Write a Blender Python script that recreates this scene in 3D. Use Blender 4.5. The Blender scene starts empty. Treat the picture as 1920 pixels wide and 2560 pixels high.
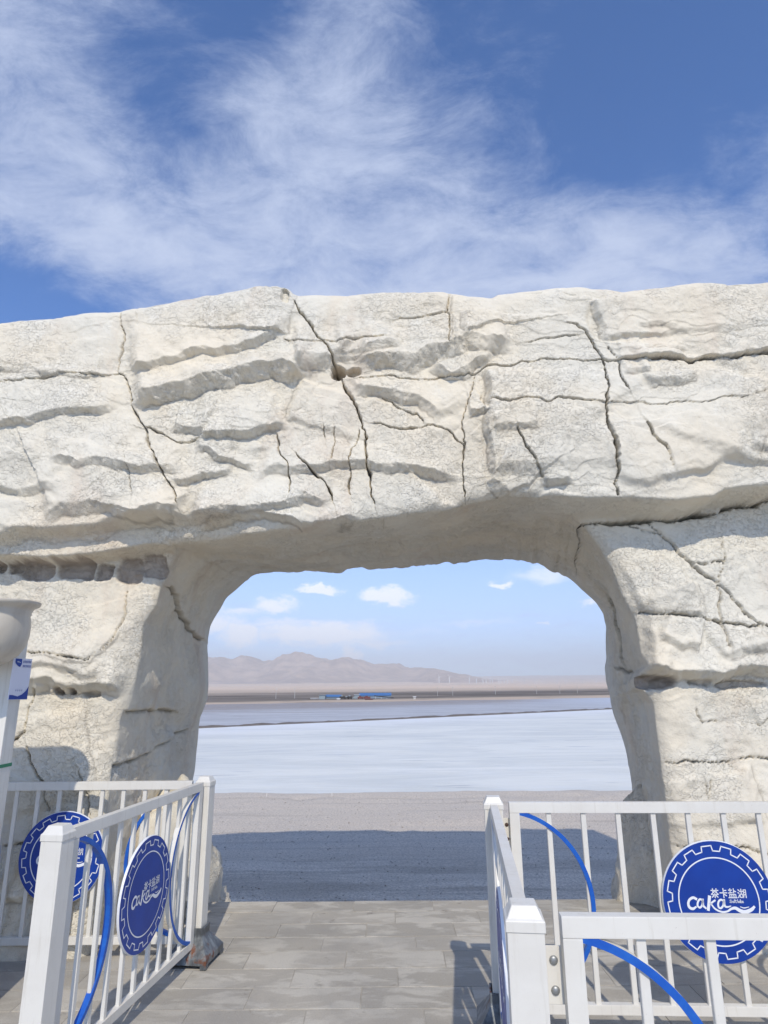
import bpy, bmesh, math, random
import numpy as np
from mathutils import Matrix, Vector
R = math.radians
random.seed(7); rng = np.random.default_rng(11)
SC = bpy.context.scene
COL = SC.collection

# ------------------------------------------------------------------ camera
EYE = 1.70
FPX = 1600.0                       # focal length in pixels of a 1920 x 2560 frame
_U = np.array([-45.0, 5770.0, -1600.0]); _U /= np.linalg.norm(_U)
_f = np.array([0, 0, -1.0]); _Y = _f - _U * _f.dot(_U); _Y /= np.linalg.norm(_Y); _X = np.cross(_Y, _U)
cam_d = bpy.data.cameras.new('camera'); cam = bpy.data.objects.new('camera', cam_d); COL.objects.link(cam)
cam_d.sensor_fit = 'VERTICAL'; cam_d.sensor_height = 36.0; cam_d.lens = 36.0 * FPX / 2560.0
cam_d.clip_start = 0.05; cam_d.clip_end = 60000
M = Matrix(((_X[0], _X[1], _X[2], 0), (_Y[0], _Y[1], _Y[2], 0), (_U[0], _U[1], _U[2], EYE), (0, 0, 0, 1)))
cam.matrix_world = M
SC.camera = cam

def ray(u, v):
    d = np.array([u - 960.0, 1280.0 - v, -FPX]); w = np.array([d @ _X, d @ _Y, d @ _U]); return w / np.linalg.norm(w)
def at_y(u, v, y):                 # point of the plane at distance y that a sight line meets
    w = ray(u, v); return w * (y / w[1]) + np.array([0, 0, EYE])
def at_x(u, v, x):
    w = ray(u, v); return w * (x / w[0]) + np.array([0, 0, EYE])
def azel(u, v):
    w = ray(u, v); return math.degrees(math.atan2(w[0], w[1])), math.degrees(math.asin(w[2]))

# ------------------------------------------------------------------ light
SUN_EL, SUN_AZ = 42.0, -5.0        # light travels almost straight away from the viewer
SC.view_settings.view_transform = 'Standard'; SC.view_settings.look = 'None'
SC.view_settings.gamma = 1.0; SC.view_settings.use_curve_mapping = False
SC.view_settings.exposure = 0.32
sun_d = bpy.data.lights.new('sun', 'SUN'); sun = bpy.data.objects.new('sun', sun_d); COL.objects.link(sun)
sun_d.energy = 2.55; sun_d.angle = R(0.6); sun_d.color = (1.0, 0.92, 0.79)
_t = Vector((math.sin(R(SUN_AZ)) * math.cos(R(SUN_EL)), math.cos(R(SUN_AZ)) * math.cos(R(SUN_EL)), -math.sin(R(SUN_EL))))
sun.rotation_euler = _t.to_track_quat('-Z', 'Y').to_euler(); sun.location = (-2, -20, 15)

# ------------------------------------------------------------------ node helpers
class NT:
    """thin wrapper so node maths reads like maths"""
    def __init__(s, tree): s.t = tree; s.n = tree.nodes; s.l = tree.links
    def node(s, kind, **kw):
        n = s.n.new(kind)
        for k, v in kw.items(): setattr(n, k, v)
        return n
    def put(s, sock, v):
        if isinstance(v, bpy.types.NodeSocket): s.l.new(v, sock)
        elif v is not None: sock.default_value = v
    def m(s, op, a, b=None, c=None, clamp=False):
        n = s.node('ShaderNodeMath', operation=op); n.use_clamp = clamp
        s.put(n.inputs[0], a)
        if b is not None: s.put(n.inputs[1], b)
        if c is not None: s.put(n.inputs[2], c)
        return n.outputs[0]
    def add(s, a, b): return s.m('ADD', a, b)
    def sub(s, a, b): return s.m('SUBTRACT', a, b)
    def mul(s, a, b): return s.m('MULTIPLY', a, b)
    def ramp(s, x, lo, hi, a=0.0, b=1.0, smooth=True):
        n = s.node('ShaderNodeMapRange'); n.interpolation_type = 'SMOOTHSTEP' if smooth else 'LINEAR'
        s.put(n.inputs[0], x); n.inputs[1].default_value = lo; n.inputs[2].default_value = hi
        n.inputs[3].default_value = a; n.inputs[4].default_value = b
        return n.outputs[0]
    def mix(s, fac, a, b, blend='MIX'):
        n = s.node('ShaderNodeMix', data_type='RGBA'); n.blend_type = blend
        s.put(n.inputs[0], fac); s.put(n.inputs[6], a); s.put(n.inputs[7], b)
        return n.outputs[2]
    def noise(s, vec, scale, detail=4, rough=0.55, dist=0.0, color=False):
        n = s.node('ShaderNodeTexNoise'); s.put(n.inputs['Vector'], vec)
        n.inputs['Scale'].default_value = scale; n.inputs['Detail'].default_value = detail
        n.inputs['Roughness'].default_value = rough; n.inputs['Distortion'].default_value = dist
        return n.outputs['Color' if color else 'Fac']
    def voro(s, vec, scale, feature='F1', out='Distance', rand=1.0):
        n = s.node('ShaderNodeTexVoronoi', feature=feature); s.put(n.inputs['Vector'], vec)
        n.inputs['Scale'].default_value = scale; n.inputs['Randomness'].default_value = rand
        return n.outputs[out]
    def coord(s, out='Object'): return s.node('ShaderNodeTexCoord').outputs[out]
    def mapping(s, vec, scale=(1, 1, 1), rot=(0, 0, 0), loc=(0, 0, 0)):
        n = s.node('ShaderNodeMapping'); s.put(n.inputs[0], vec)
        n.inputs[1].default_value = loc; n.inputs[2].default_value = rot; n.inputs[3].default_value = scale
        return n.outputs[0]
    def sep(s, vec):
        n = s.node('ShaderNodeSeparateXYZ'); s.put(n.inputs[0], vec); return n.outputs
    def bump(s, h, strength, dist, normal=None):
        n = s.node('ShaderNodeBump'); s.put(n.inputs['Height'], h)
        n.inputs['Strength'].default_value = strength; n.inputs['Distance'].default_value = dist
        if normal is not None: s.put(n.inputs['Normal'], normal)
        return n.outputs[0]

def mat(name, build=None, color=(0.5, 0.5, 0.5), rough=0.6, metallic=0.0, spec=None):
    m = bpy.data.materials.new(name); m.use_nodes = True
    nt = NT(m.node_tree); b = m.node_tree.nodes['Principled BSDF']
    b.inputs['Base Color'].default_value = (*color, 1); b.inputs['Roughness'].default_value = rough
    b.inputs['Metallic'].default_value = metallic
    if spec is not None: b.inputs['Specular IOR Level'].default_value = spec
    if build: build(nt, b)
    return m

# ------------------------------------------------------------------ sky
world = bpy.data.worlds.new('World'); SC.world = world; world.use_nodes = True
wt = NT(world.node_tree); wt.n.clear()
bg = wt.node('ShaderNodeBackground'); wo = wt.node('ShaderNodeOutputWorld'); wt.l.new(bg.outputs[0], wo.inputs[0])
sky = wt.node('ShaderNodeTexSky', sky_type='NISHITA'); sky.sun_disc = False
sky.sun_elevation = R(SUN_EL); sky.sun_rotation = R(180 + SUN_AZ)
sky.altitude = 3000; sky.air_density = 1.0; sky.dust_density = 1.2; sky.ozone_density = 2.5
wdir = wt.coord('Generated')
wd = wt.node('ShaderNodeVectorMath', operation='NORMALIZE'); wt.l.new(wdir, wd.inputs[0]); wdir = wd.outputs[0]
dx, dy, dz = wt.sep(wdir)
az = wt.mul(wt.m('ARCTAN2', dx, dy), 57.29578)
el = wt.mul(wt.m('ARCSINE', dz), 57.29578)
# coordinates of a cloud sheet high overhead
den = wt.m('MAXIMUM', wt.add(dz, 0.12), 0.03)
cp = wt.node('ShaderNodeCombineXYZ'); wt.put(cp.inputs[0], wt.m('DIVIDE', dx, den)); wt.put(cp.inputs[1], wt.m('DIVIDE', dy, den)); cp = cp.outputs[0]
def blob(a0, e0, ra, re, rot=0.0, az=az, el=el):
    a = wt.sub(az, a0); e = wt.sub(el, e0)
    c, s = math.cos(R(rot)), math.sin(R(rot))
    p = wt.m('DIVIDE', wt.add(wt.mul(a, c), wt.mul(e, s)), ra)
    q = wt.m('DIVIDE', wt.sub(wt.mul(e, c), wt.mul(a, s)), re)
    return wt.m('EXPONENT', wt.mul(wt.add(wt.mul(p, p), wt.mul(q, q)), -1.0))
warp = wt.noise(cp, 1.6, 3, 0.5, color=True)
wv = wt.node('ShaderNodeVectorMath', operation='MULTIPLY_ADD'); wt.l.new(warp, wv.inputs[0]); wv.inputs[1].default_value = (0.22, 0.22, 0); wt.l.new(cp, wv.inputs[2])
n_big = wt.noise(wv.outputs[0], 2.0, 10, 0.60, 0.1)
n_fine = wt.noise(wt.mapping(wv.outputs[0], (1, 1.5, 1), (0, 0, 0.5)), 4.6, 12, 0.72, 0.35)
mass = None
for a0, e0, ra, re, rot, k in [(-37, 46, 9, 5, 0, .22), (-5, 41, 17, 8.5, 8, .34), (-28, 37, 15, 6.5, -4, .40), (20, 34.5, 16, 4.8, -14, .46), (-8, 48.5, 10, 5.5, 20, .14),
                              (2, 33, 28, 4.0, 0, .34), (-23, 45.5, 5, 4.5, 30, -.46), (30, 47, 17, 8, 0, -.80), (-36, 28.5, 12, 3.2, 14, -1.05), (-17, 54, 8, 4, 0, -.60), (10, 53, 8, 4, 0, -.25), (0, 15, 70, 12, 0, -.75)]:
    b = wt.mul(blob(a0, e0, ra, re, rot), k); mass = b if mass is None else wt.add(mass, b)
veil = wt.add(wt.add(wt.add(mass, 0.42), wt.mul(wt.sub(n_big, 0.5), 1.25)), wt.mul(wt.sub(n_fine, 0.5), 1.9))  # base cover raised all round, unseen sky included, to make shadow fill less blue
veil = wt.ramp(veil, -0.06, 1.25, 0.0, 0.96)
# fair-weather heaps low over the mountains
nl = wt.noise(wt.mapping(wdir, (1, 1, 2.0)), 26, 7, 0.62, 0.3)
wob = wt.mul(wt.sub(nl, 0.5), 2.4)
el2 = wt.add(el, wob); az2 = wt.add(az, wt.mul(wt.sub(wt.noise(wdir, 31, 6, 0.6), 0.5), 4.2))
heap = None
for a0, e0, ra, re, k in [(0.4, 8.0, 2.0, .50, 1.0), (-6.2, 8.6, 2.0, .28, .85), (-9.6, 7.2, 1.8, .62, .62), (-12.6, 6.6, 2.6, .45, .45), (-5.6, 4.8, 5.2, .75, .75), (-12.4, 4.6, 1.8, .9, .8), (-15.5, 5.6, 3, .8, .6), (-9.5, 5.6, 3.5, .45, .45), (-1.5, 3.9, 4, .5, .45), (8, 5.6, 5, .45, .3), (-3.0, 2.9, .8, .8, .6),
                          (10.0, 8.8, 1.1, .22, .8), (14.5, 9.4, 3.6, .75, .42), (3.0, 4.9, 4.0, .5, .25), (17.8, 6.9, .7, .25, .5), (-32, 8.2, 3, .7, .8), (30, 7.4, 4, .6, .7), (48, 8.5, 3, .7, .8), (-55, 6.5, 4, .8, .7), (13.5, 5.2, .5, .2, .5)]:
    b = wt.mul(blob(a0, e0, ra * 1.15, re * 1.35, 0, az2, el2), min(k * 1.2, 1.1)); heap = b if heap is None else wt.m('MAXIMUM', heap, b)
heap = wt.ramp(heap, 0.16, 0.70, 0.0, 0.92)
lowband = wt.ramp(el, 24.0, -2.0, 0.0, 0.72)
skyc = wt.mix(1.0, sky.outputs[0], (0.60, 0.97, 1.36, 1), 'MULTIPLY')
c1 = wt.mix(lowband, skyc, (4.7, 5.5, 6.9, 1))
c2 = wt.mix(veil, c1, (3.45, 3.95, 5.2, 1))
c3 = wt.mix(heap, c2, (7.0, 7.3, 8.0, 1))
wt.l.new(c3, bg.inputs[0]); bg.inputs[1].default_value = 0.14

# ------------------------------------------------------------------ numpy noise
def _hash(ix, iy, iz, seed):
    h = (ix.astype(np.int64) * 374761393 + iy.astype(np.int64) * 668265263 + iz.astype(np.int64) * 2147483647 + seed * 974711) & 0xffffffff
    h = ((h ^ (h >> 13)) * 1274126177) & 0xffffffff
    h = h ^ (h >> 16)
    return (h & 0xffffff) / float(0x7fffff) - 1.0
def vnoise(x, y, z, seed=0):
    ix, iy, iz = np.floor(x), np.floor(y), np.floor(z)
    fx, fy, fz = x - ix, y - iy, z - iz
    fx, fy, fz = [f * f * f * (f * (f * 6 - 15) + 10) for f in (fx, fy, fz)]
    o = 0
    for a in (0, 1):
        for b in (0, 1):
            for c in (0, 1):
                o = o + _hash(ix + a, iy + b, iz + c, seed) * (fx if a else 1 - fx) * (fy if b else 1 - fy) * (fz if c else 1 - fz)
    return o
def fbm(x, y, z, seed=0, octv=4, gain=0.5):
    o, a, f = 0, 1.0, 1.0
    for i in range(octv):
        o = o + a * vnoise(x * f + 17.3 * i, y * f - 9.1 * i, z * f + 4.7 * i, seed + i); a *= gain; f *= 2.03
    return o
def sstep(a, b, x):
    t = np.clip((x - a) / (b - a), 0, 1); return t * t * (3 - 2 * t)

# ------------------------------------------------------------------ mesh helpers
def props(o, label=None, cat=None, group=None, kind=None):
    for k, v in (('label', label), ('category', cat), ('group', group), ('kind', kind)):
        if v: o[k] = v
    return o
def link(name, me, material=None, parent=None):
    o = bpy.data.objects.new(name, me); COL.objects.link(o)
    if material is not None and not me.materials: me.materials.append(material)
    if parent: o.parent = parent
    return o
def empty(name, loc=(0, 0, 0), rz=0.0, **kw):
    o = bpy.data.objects.new(name, None); COL.objects.link(o); o.location = loc; o.rotation_euler = (0, 0, rz)
    o.empty_display_size = 0.1
    return props(o, **kw)
def np_mesh(name, verts, quads, smooth=True):
    me = bpy.data.meshes.new(name); nv, nf = len(verts), len(quads)
    me.vertices.add(nv); me.vertices.foreach_set('co', np.ascontiguousarray(verts, np.float32).ravel())
    me.loops.add(nf * 4); me.loops.foreach_set('vertex_index', np.ascontiguousarray(quads, np.int32).ravel())
    me.polygons.add(nf); me.polygons.foreach_set('loop_start', np.arange(0, nf * 4, 4, dtype=np.int32))
    me.polygons.foreach_set('loop_total', np.full(nf, 4, np.int32))
    me.polygons.foreach_set('use_smooth', np.full(nf, smooth, bool))
    me.update(calc_edges=True); me.validate(); return me
def grid_quads(nu, nv):
    i = np.arange(nu - 1)[:, None] * nv + np.arange(nv - 1)[None, :]
    return np.stack([i, i + nv, i + nv + 1, i + 1], -1).reshape(-1, 4)
def bm_box(bm, lo, hi):
    r = bmesh.ops.create_cube(bm, size=1.0)
    for v in r['verts']:
        v.co = Vector([(lo[i] + hi[i]) / 2 + v.co[i] * (hi[i] - lo[i]) for i in range(3)])
    return r['verts']
def bm_done(bm, name, bevel=0.0, seg=1, smooth=False):
    if bevel:
        bmesh.ops.bevel(bm, geom=list(bm.edges), offset=bevel, segments=seg, affect='EDGES', profile=0.7)
    bmesh.ops.recalc_face_normals(bm, faces=list(bm.faces))
    me = bpy.data.meshes.new(name); bm.to_mesh(me); bm.free()
    if smooth:
        for p in me.polygons: p.use_smooth = True
    return me
def box_mesh(name, lo, hi, bevel=0.003, seg=1):
    bm = bmesh.new(); bm_box(bm, lo, hi); return bm_done(bm, name, bevel, seg)

# ------------------------------------------------------------------ materials
def _stone(nt, b):
    c = nt.coord(); att = nt.node('ShaderNodeAttribute', attribute_name='stain').outputs['Fac']
    dirt_shade = nt.node('ShaderNodeAttribute', attribute_name='dirt_shade').outputs['Fac']
    big = nt.noise(c, 0.9, 5, 0.6, 0.4); mid = nt.noise(c, 4.0, 6, 0.62, 0.3); fin = nt.noise(c, 60, 4, 0.6)
    col = nt.mix(nt.ramp(big, 0.36, 0.64), (0.70, 0.66, 0.56, 1), (0.73, 0.655, 0.52, 1))
    col = nt.mix(nt.ramp(mid, 0.50, 0.74, 0, .65), col, (0.78, 0.74, 0.64, 1))
    col = nt.mix(nt.ramp(nt.noise(nt.mapping(c, (1, 1, .35), loc=(3, 1, 7)), 2.3, 6, 0.6, 0.6), 0.54, 0.74, 0, .50), col, (0.59, 0.485, 0.38, 1))
    col = nt.mix(nt.ramp(nt.noise(nt.mapping(c, (1, 1, 1), loc=(9, 4, 2)), 1.5, 5, 0.65), 0.55, 0.78, 0, .5), col, (0.59, 0.565, 0.485, 1))
    crz = nt.noise(nt.mapping(c, (1, 1, 1), loc=(2, 6, 3)), 24, 5, 0.62, 0.8); ln = nt.m('ABSOLUTE', nt.sub(crz, 0.5))
    pat = nt.ramp(nt.noise(nt.mapping(c, (1, 1, 1), loc=(7, 1, 5)), 3.0, 5, 0.65), 0.42, 0.62)
    col = nt.mix(nt.mul(nt.ramp(ln, 0.004, 0.018, 1, 0), nt.mul(pat, 0.20)), col, (0.34, 0.30, 0.245, 1))
    pits = nt.noise(c, 30, 5, 0.7); col = nt.mix(nt.ramp(pits, 0.70, 0.76, 0, .22), col, (0.42, 0.36, 0.29, 1))
    col = nt.mix(att, col, nt.mix(nt.noise(c, 14, 5, 0.6), (0.24, 0.19, 0.15, 1), (0.52, 0.44, 0.36, 1)))
    col = nt.mix(nt.mul(dirt_shade, 0.75), col, (0.13, 0.105, 0.08, 1))  # dark tint of seams and ledge undersides: dirt plus painted-in shade
    nt.put(b.inputs['Base Color'], col); b.inputs['Roughness'].default_value = 0.92; b.inputs['Specular IOR Level'].default_value = 0.2
    # trowelled stucco: flaky lips over a fine grit, patchier in some places than others
    wp = nt.node('ShaderNodeVectorMath', operation='MULTIPLY_ADD'); nt.l.new(nt.noise(c, 9, 3, 0.6, color=True), wp.inputs[0]); wp.inputs[1].default_value = (.07, .07, .07); nt.l.new(c, wp.inputs[2])
    f2 = nt.noise(wp.outputs[0], 42, 4, 0.5, 0.5); f3 = nt.noise(nt.mapping(wp.outputs[0], (1, 1, 1.5), loc=(4, 8, 1)), 20, 4, 0.55, 0.6)
    amt = nt.ramp(nt.noise(c, 2.0, 5, 0.6), 0.38, 0.64, 0.10, 1.0)
    h = nt.add(nt.mul(nt.add(nt.ramp(f2, 0.50, 0.55), nt.mul(nt.ramp(f3, 0.52, 0.56), 1.3)), nt.mul(amt, 0.6)), nt.mul(fin, 0.30))
    n1 = nt.bump(h, 0.80, 0.010)
    n2 = nt.bump(nt.noise(c, 10, 6, 0.62), 0.30, 0.03, n1)
    nt.put(b.inputs['Normal'], n2)
M_STONE = mat('painted_rock_render', _stone)

def _white(nt, b):
    c = nt.coord(); n = nt.noise(c, 3.5, 5, 0.6); s = nt.noise(nt.mapping(c, (40, 40, 2.5)), 1.0, 5, 0.65)
    col = nt.mix(nt.ramp(n, 0.4, 0.7), (0.73, 0.705, 0.64, 1), (0.67, 0.64, 0.575, 1))
    col = nt.mix(nt.ramp(s, 0.54, 0.74, 0, .45), col, (0.50, 0.46, 0.38, 1))
    col = nt.mix(nt.ramp(nt.noise(c, 90, 3, 0.6), 0.70, 0.76, 0, .6), col, (0.42, 0.38, 0.33, 1))
    nt.put(b.inputs['Base Color'], col); nt.put(b.inputs['Roughness'], nt.ramp(n, 0.3, 0.7, 0.32, 0.5))
    nt.put(b.inputs['Normal'], nt.bump(nt.noise(c, 60, 3, 0.5), 0.06, 0.004))
M_WHITE = mat('white_enamel', _white)
def _blue(nt, b):
    c = nt.coord(); n = nt.noise(c, 60, 5, 0.7)
    col = nt.mix(nt.ramp(nt.noise(c, 5, 4, 0.6), 0.35, 0.7), (0.002, 0.036, 0.27, 1), (0.003, 0.048, 0.33, 1))
    col = nt.mix(nt.ramp(n, 0.66, 0.78, 0, .35), col, (0.05, 0.13, 0.42, 1))
    nt.put(b.inputs['Base Color'], col); b.inputs['Roughness'].default_value = 0.42
M_BLUE = mat('blue_print', _blue)
M_BLUESTRIP = mat('blue_paint', lambda nt, b: nt.put(b.inputs['Base Color'], nt.mix(nt.ramp(nt.noise(nt.coord(), 14, 5, .65), .35, .7), (0.004, 0.085, 0.44, 1), (0.012, 0.13, 0.50, 1))), rough=.45)
M_PRINT = mat('white_print', color=(0.78, 0.80, 0.84), rough=0.5)
def _iron(nt, b):
    c = nt.coord(); n = nt.noise(c, 9, 6, 0.65, 0.6); n2 = nt.noise(nt.mapping(c, (1, 1, .4)), 22, 5, 0.6)
    col = nt.mix(nt.ramp(n2, 0.35, 0.7), (0.07, 0.075, 0.08, 1), (0.21, 0.23, 0.235, 1))
    rust = nt.ramp(n, 0.54, 0.66)
    col = nt.mix(rust, col, nt.mix(n2, (0.10, 0.035, 0.018, 1), (0.20, 0.075, 0.035, 1)))
    nt.put(b.inputs['Base Color'], col); nt.put(b.inputs['Roughness'], nt.ramp(rust, 0, 1, 0.45, 0.85, False))
    nt.put(b.inputs['Normal'], nt.bump(nt.add(n, n2), 0.4, 0.004))
M_IRON = mat('rusty_grey_iron', _iron)
M_BOLT = mat('zinc_bolt', color=(0.33, 0.34, 0.34), rough=0.42, metallic=0.6)
M_BOLTDARK = mat('rusty_bolt', color=(0.07, 0.04, 0.03), rough=0.7)
def _paver(nt, b):
    c = nt.coord('Object'); inf = nt.node('ShaderNodeObjectInfo'); rnd = inf.outputs['Random']
    ov = nt.node('ShaderNodeVectorMath', operation='ADD'); nt.l.new(c, ov.inputs[0])
    rv = nt.node('ShaderNodeCombineXYZ'); nt.put(rv.inputs[0], nt.mul(rnd, 37.0)); nt.put(rv.inputs[1], nt.mul(rnd, 91.0)); nt.l.new(rv.outputs[0], ov.inputs[1])
    v = ov.outputs[0]; g = nt.node('ShaderNodeNewGeometry').outputs['Position']
    world_n = nt.noise(g, 0.75, 5, 0.6, 0.4); cloud = nt.noise(nt.mapping(v, (1, 2.4, 1)), 2.6, 6, 0.62, 0.5); grit = nt.noise(v, 130, 4, 0.7); spk = nt.voro(v, 38, 'F1')
    col = nt.mix(nt.ramp(rnd, 0, 1, 0, 1, False), (0.38, 0.35, 0.295, 1), (0.47, 0.43, 0.36, 1))
    col = nt.mix(nt.ramp(cloud, 0.46, 0.58, 0, .8), col, (0.57, 0.535, 0.46, 1))
    col = nt.mix(nt.ramp(world_n, 0.44, 0.66, 0, .6), col, (0.29, 0.275, 0.25, 1))
    col = nt.mix(nt.ramp(grit, 0.50, 0.70, 0, .45), col, (0.16, 0.15, 0.135, 1))
    col = nt.mix(nt.ramp(spk, 0.055, 0.085, .75, 0), col, (0.62, 0.60, 0.56, 1))
    stain = nt.noise(g, 5.5, 6, 0.7); col = nt.mix(nt.ramp(stain, 0.60, 0.74, 0, .6), col, (0.12, 0.10, 0.08, 1))
    nt.put(b.inputs['Base Color'], col); b.inputs['Roughness'].default_value = 0.85
    nt.put(b.inputs['Normal'], nt.bump(nt.add(nt.mul(grit, .8), cloud), 0.5, 0.006))
M_PAVER = mat('grey_stone_paver', _paver)
M_JOINT = mat('pale_joint_mortar', lambda nt, b: nt.put(b.inputs['Base Color'], nt.mix(nt.noise(nt.coord(), 9, 4), (0.24, 0.22, 0.19, 1), (0.62, 0.59, 0.53, 1))), rough=0.95)
def _gravel(nt, b):
    p = nt.node('ShaderNodeNewGeometry').outputs['Position']; x, y, z = nt.sep(p)
    wob = nt.mul(nt.sub(nt.noise(p, 0.5, 5, 0.6), 0.5), 1.1)
    yy = nt.add(y, wob)
    grain = nt.noise(p, 28, 6, 0.75); peb = nt.voro(p, 34, 'F1'); cl = nt.noise(nt.mapping(p, (.22, 1.3, 1)), 1.1, 7, 0.66, 0.4)
    near_ = nt.mix(nt.ramp(cl, 0.40, 0.62), (0.50, 0.44, 0.36, 1), (0.76, 0.68, 0.57, 1))
    lite = nt.mix(nt.ramp(cl, 0.35, 0.65), (0.70, 0.61, 0.50, 1), (0.64, 0.57, 0.48, 1))
    col = nt.mix(nt.ramp(yy, 10.5, 13.0), near_, lite)
    trk = nt.noise(nt.mapping(p, (.06, 2.6, 1), loc=(2, 4, 0)), 1.0, 5, 0.6, 0.2); col = nt.mix(nt.ramp(trk, 0.54, 0.66, 0, .45), col, (0.36, 0.315, 0.26, 1))
    col = nt.mix(nt.ramp(grain, 0.40, 0.58, .45, 0), col, (0.20, 0.18, 0.16, 1))
    col = nt.mix(nt.ramp(peb, 0.10, 0.2, .4, 0), col, (0.60, 0.57, 0.52, 1))
    nt.put(b.inputs['Base Color'], col); b.inputs['Roughness'].default_value = 0.95
    nt.put(b.inputs['Normal'], nt.bump(nt.add(grain, nt.mul(peb, .7)), 0.7, 0.02))
M_GRAVEL = mat('gravel', _gravel)
def _pebble(nt, b):
    r = nt.noise(nt.coord(), 3.0, 2); nt.put(b.inputs['Base Color'], nt.mix(nt.ramp(r, .3, .7), (0.26, 0.23, 0.20, 1), (0.58, 0.53, 0.46, 1))); b.inputs['Roughness'].default_value = 0.9
M_PEBBLE = mat('pebble', _pebble)
# dike line across the lake bed, used by several materials:  y = 178.7 + 0.848 x
def _lake(nt, b):
    p = nt.node('ShaderNodeNewGeometry').outputs['Position']; x, y, z = nt.sep(p)
    d = nt.sub(nt.sub(y, nt.mul(x, 0.848)), 178.7)               # > 0 beyond the dike
    wob = nt.noise(nt.mapping(p, (.035, .09, 1)), 1.0, 8, 0.68, 0.6)
    str_ = nt.noise(nt.mapping(p, (.035, .25, 1)), 1.0, 7, 0.66, 0.4)
    fine = nt.noise(nt.mapping(p, (.25, 1.1, 1)), 1.0, 6, 0.7, 0.3)
    near = nt.mix(nt.ramp(wob, 0.36, 0.64), (0.66, 0.66, 0.60, 1), (0.80, 0.785, 0.70, 1))
    near = nt.mix(nt.ramp(str_, 0.56, 0.70, 0, .65), near, (0.87, 0.85, 0.77, 1))
    near = nt.mix(nt.ramp(fine, 0.63, 0.69, 0, .30), near, (0.42, 0.44, 0.48, 1))
    dash = nt.noise(nt.mapping(p, (.10, .75, 1), loc=(11, 5, 0)), 1.0, 3, 0.5); near = nt.mix(nt.ramp(dash, 0.655, 0.70, 0, .6), near, (0.30, 0.31, 0.33, 1))
    salt = nt.mul(nt.ramp(d, -46, -4), nt.ramp(wob, 0.30, 0.55, .45, 1)); near = nt.mix(salt, near, (0.80, 0.795, 0.77, 1))
    far = nt.mix(nt.ramp(wob, 0.38, 0.62), (0.42, 0.41, 0.40, 1), (0.52, 0.51, 0.50, 1))
    shore = nt.add(nt.sub(nt.ramp(d, 40, 230), nt.ramp(x, 20, 160, 0, .35)), nt.mul(nt.sub(nt.noise(nt.mapping(p, (.012, .16, 1), loc=(3, 9, 0)), 1.0, 8, 0.68, 0.3), 0.5), 3.0))
    far = nt.mix(nt.ramp(shore, 0.22, 0.75, 0, .9), far, (0.31, 0.25, 0.20, 1))
    far = nt.mix(nt.mul(nt.ramp(x, 60, 150), .7), far, (0.55, 0.58, 0.63, 1))
    col = nt.mix(nt.ramp(d, -1.5, 1.5), near, far)
    nt.put(b.inputs['Base Color'], col)
    nt.put(b.inputs['Roughness'], nt.ramp(fine, 0.35, 0.65, 0.38, 0.62))
    b.inputs['Specular IOR Level'].default_value = 0.22
    nt.put(b.inputs['Normal'], nt.bump(fine, 0.25, 0.08))
M_LAKE = mat('wet_salt', _lake)
def _dike(nt, b):
    n = nt.noise(nt.coord(), 0.4, 5, .6); nt.put(b.inputs['Base Color'], nt.mix(n, (0.10, 0.085, 0.07, 1), (0.22, 0.19, 0.16, 1))); b.inputs['Roughness'].default_value = 0.95
M_DIKE = mat('dark_bank_soil', _dike)
def _plain(nt, b):
    p = nt.node('ShaderNodeNewGeometry').outputs['Position']; x, y, z = nt.sep(p)
    s = nt.noise(nt.mapping(p, (.006, .022, 1)), 1.0, 7, 0.66, 0.5); s2 = nt.noise(nt.mapping(p, (.0015, .006, 1)), 1.0, 6, 0.62)
    d = nt.sub(y, nt.mul(x, 0.55))                               # distance beyond a shore that runs away to the right
    sand = nt.mix(nt.ramp(s, 0.35, 0.65), (0.60, 0.47, 0.35, 1), (0.48, 0.385, 0.295, 1))
    veg = nt.mix(nt.ramp(s, 0.40, 0.60), (0.12, 0.098, 0.075, 1), (0.245, 0.205, 0.165, 1))
    v = nt.mul(nt.ramp(nt.add(d, nt.mul(nt.sub(s, .5), 140)), 452, 500), nt.ramp(nt.add(d, nt.mul(nt.sub(s2, .5), 900)), 1250, 800))
    col = nt.mix(v, sand, veg)
    far = nt.mix(nt.ramp(s2, 0.42, 0.60), (0.80, 0.61, 0.44, 1), (0.64, 0.50, 0.375, 1))
    col = nt.mix(nt.ramp(y, 1200, 2300), col, far)
    nt.put(b.inputs['Base Color'], col); b.inputs['Roughness'].default_value = 1.0; b.inputs['Specular IOR Level'].default_value = 0.1
M_PLAIN = mat('dry_plain', _plain)
def _mount(nt, b):
    p = nt.node('ShaderNodeNewGeometry').outputs['Position']; s = nt.noise(p, .004, 7, .65); 
    nt.put(b.inputs['Base Color'], nt.mix(nt.ramp(s, .35, .65), (0.36, 0.265, 0.20, 1), (0.58, 0.43, 0.315, 1))); b.inputs['Roughness'].default_value = 1.0
    b.inputs['Specular IOR Level'].default_value = 0.1
M_MOUNT = mat('bare_mountain', _mount)

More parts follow.
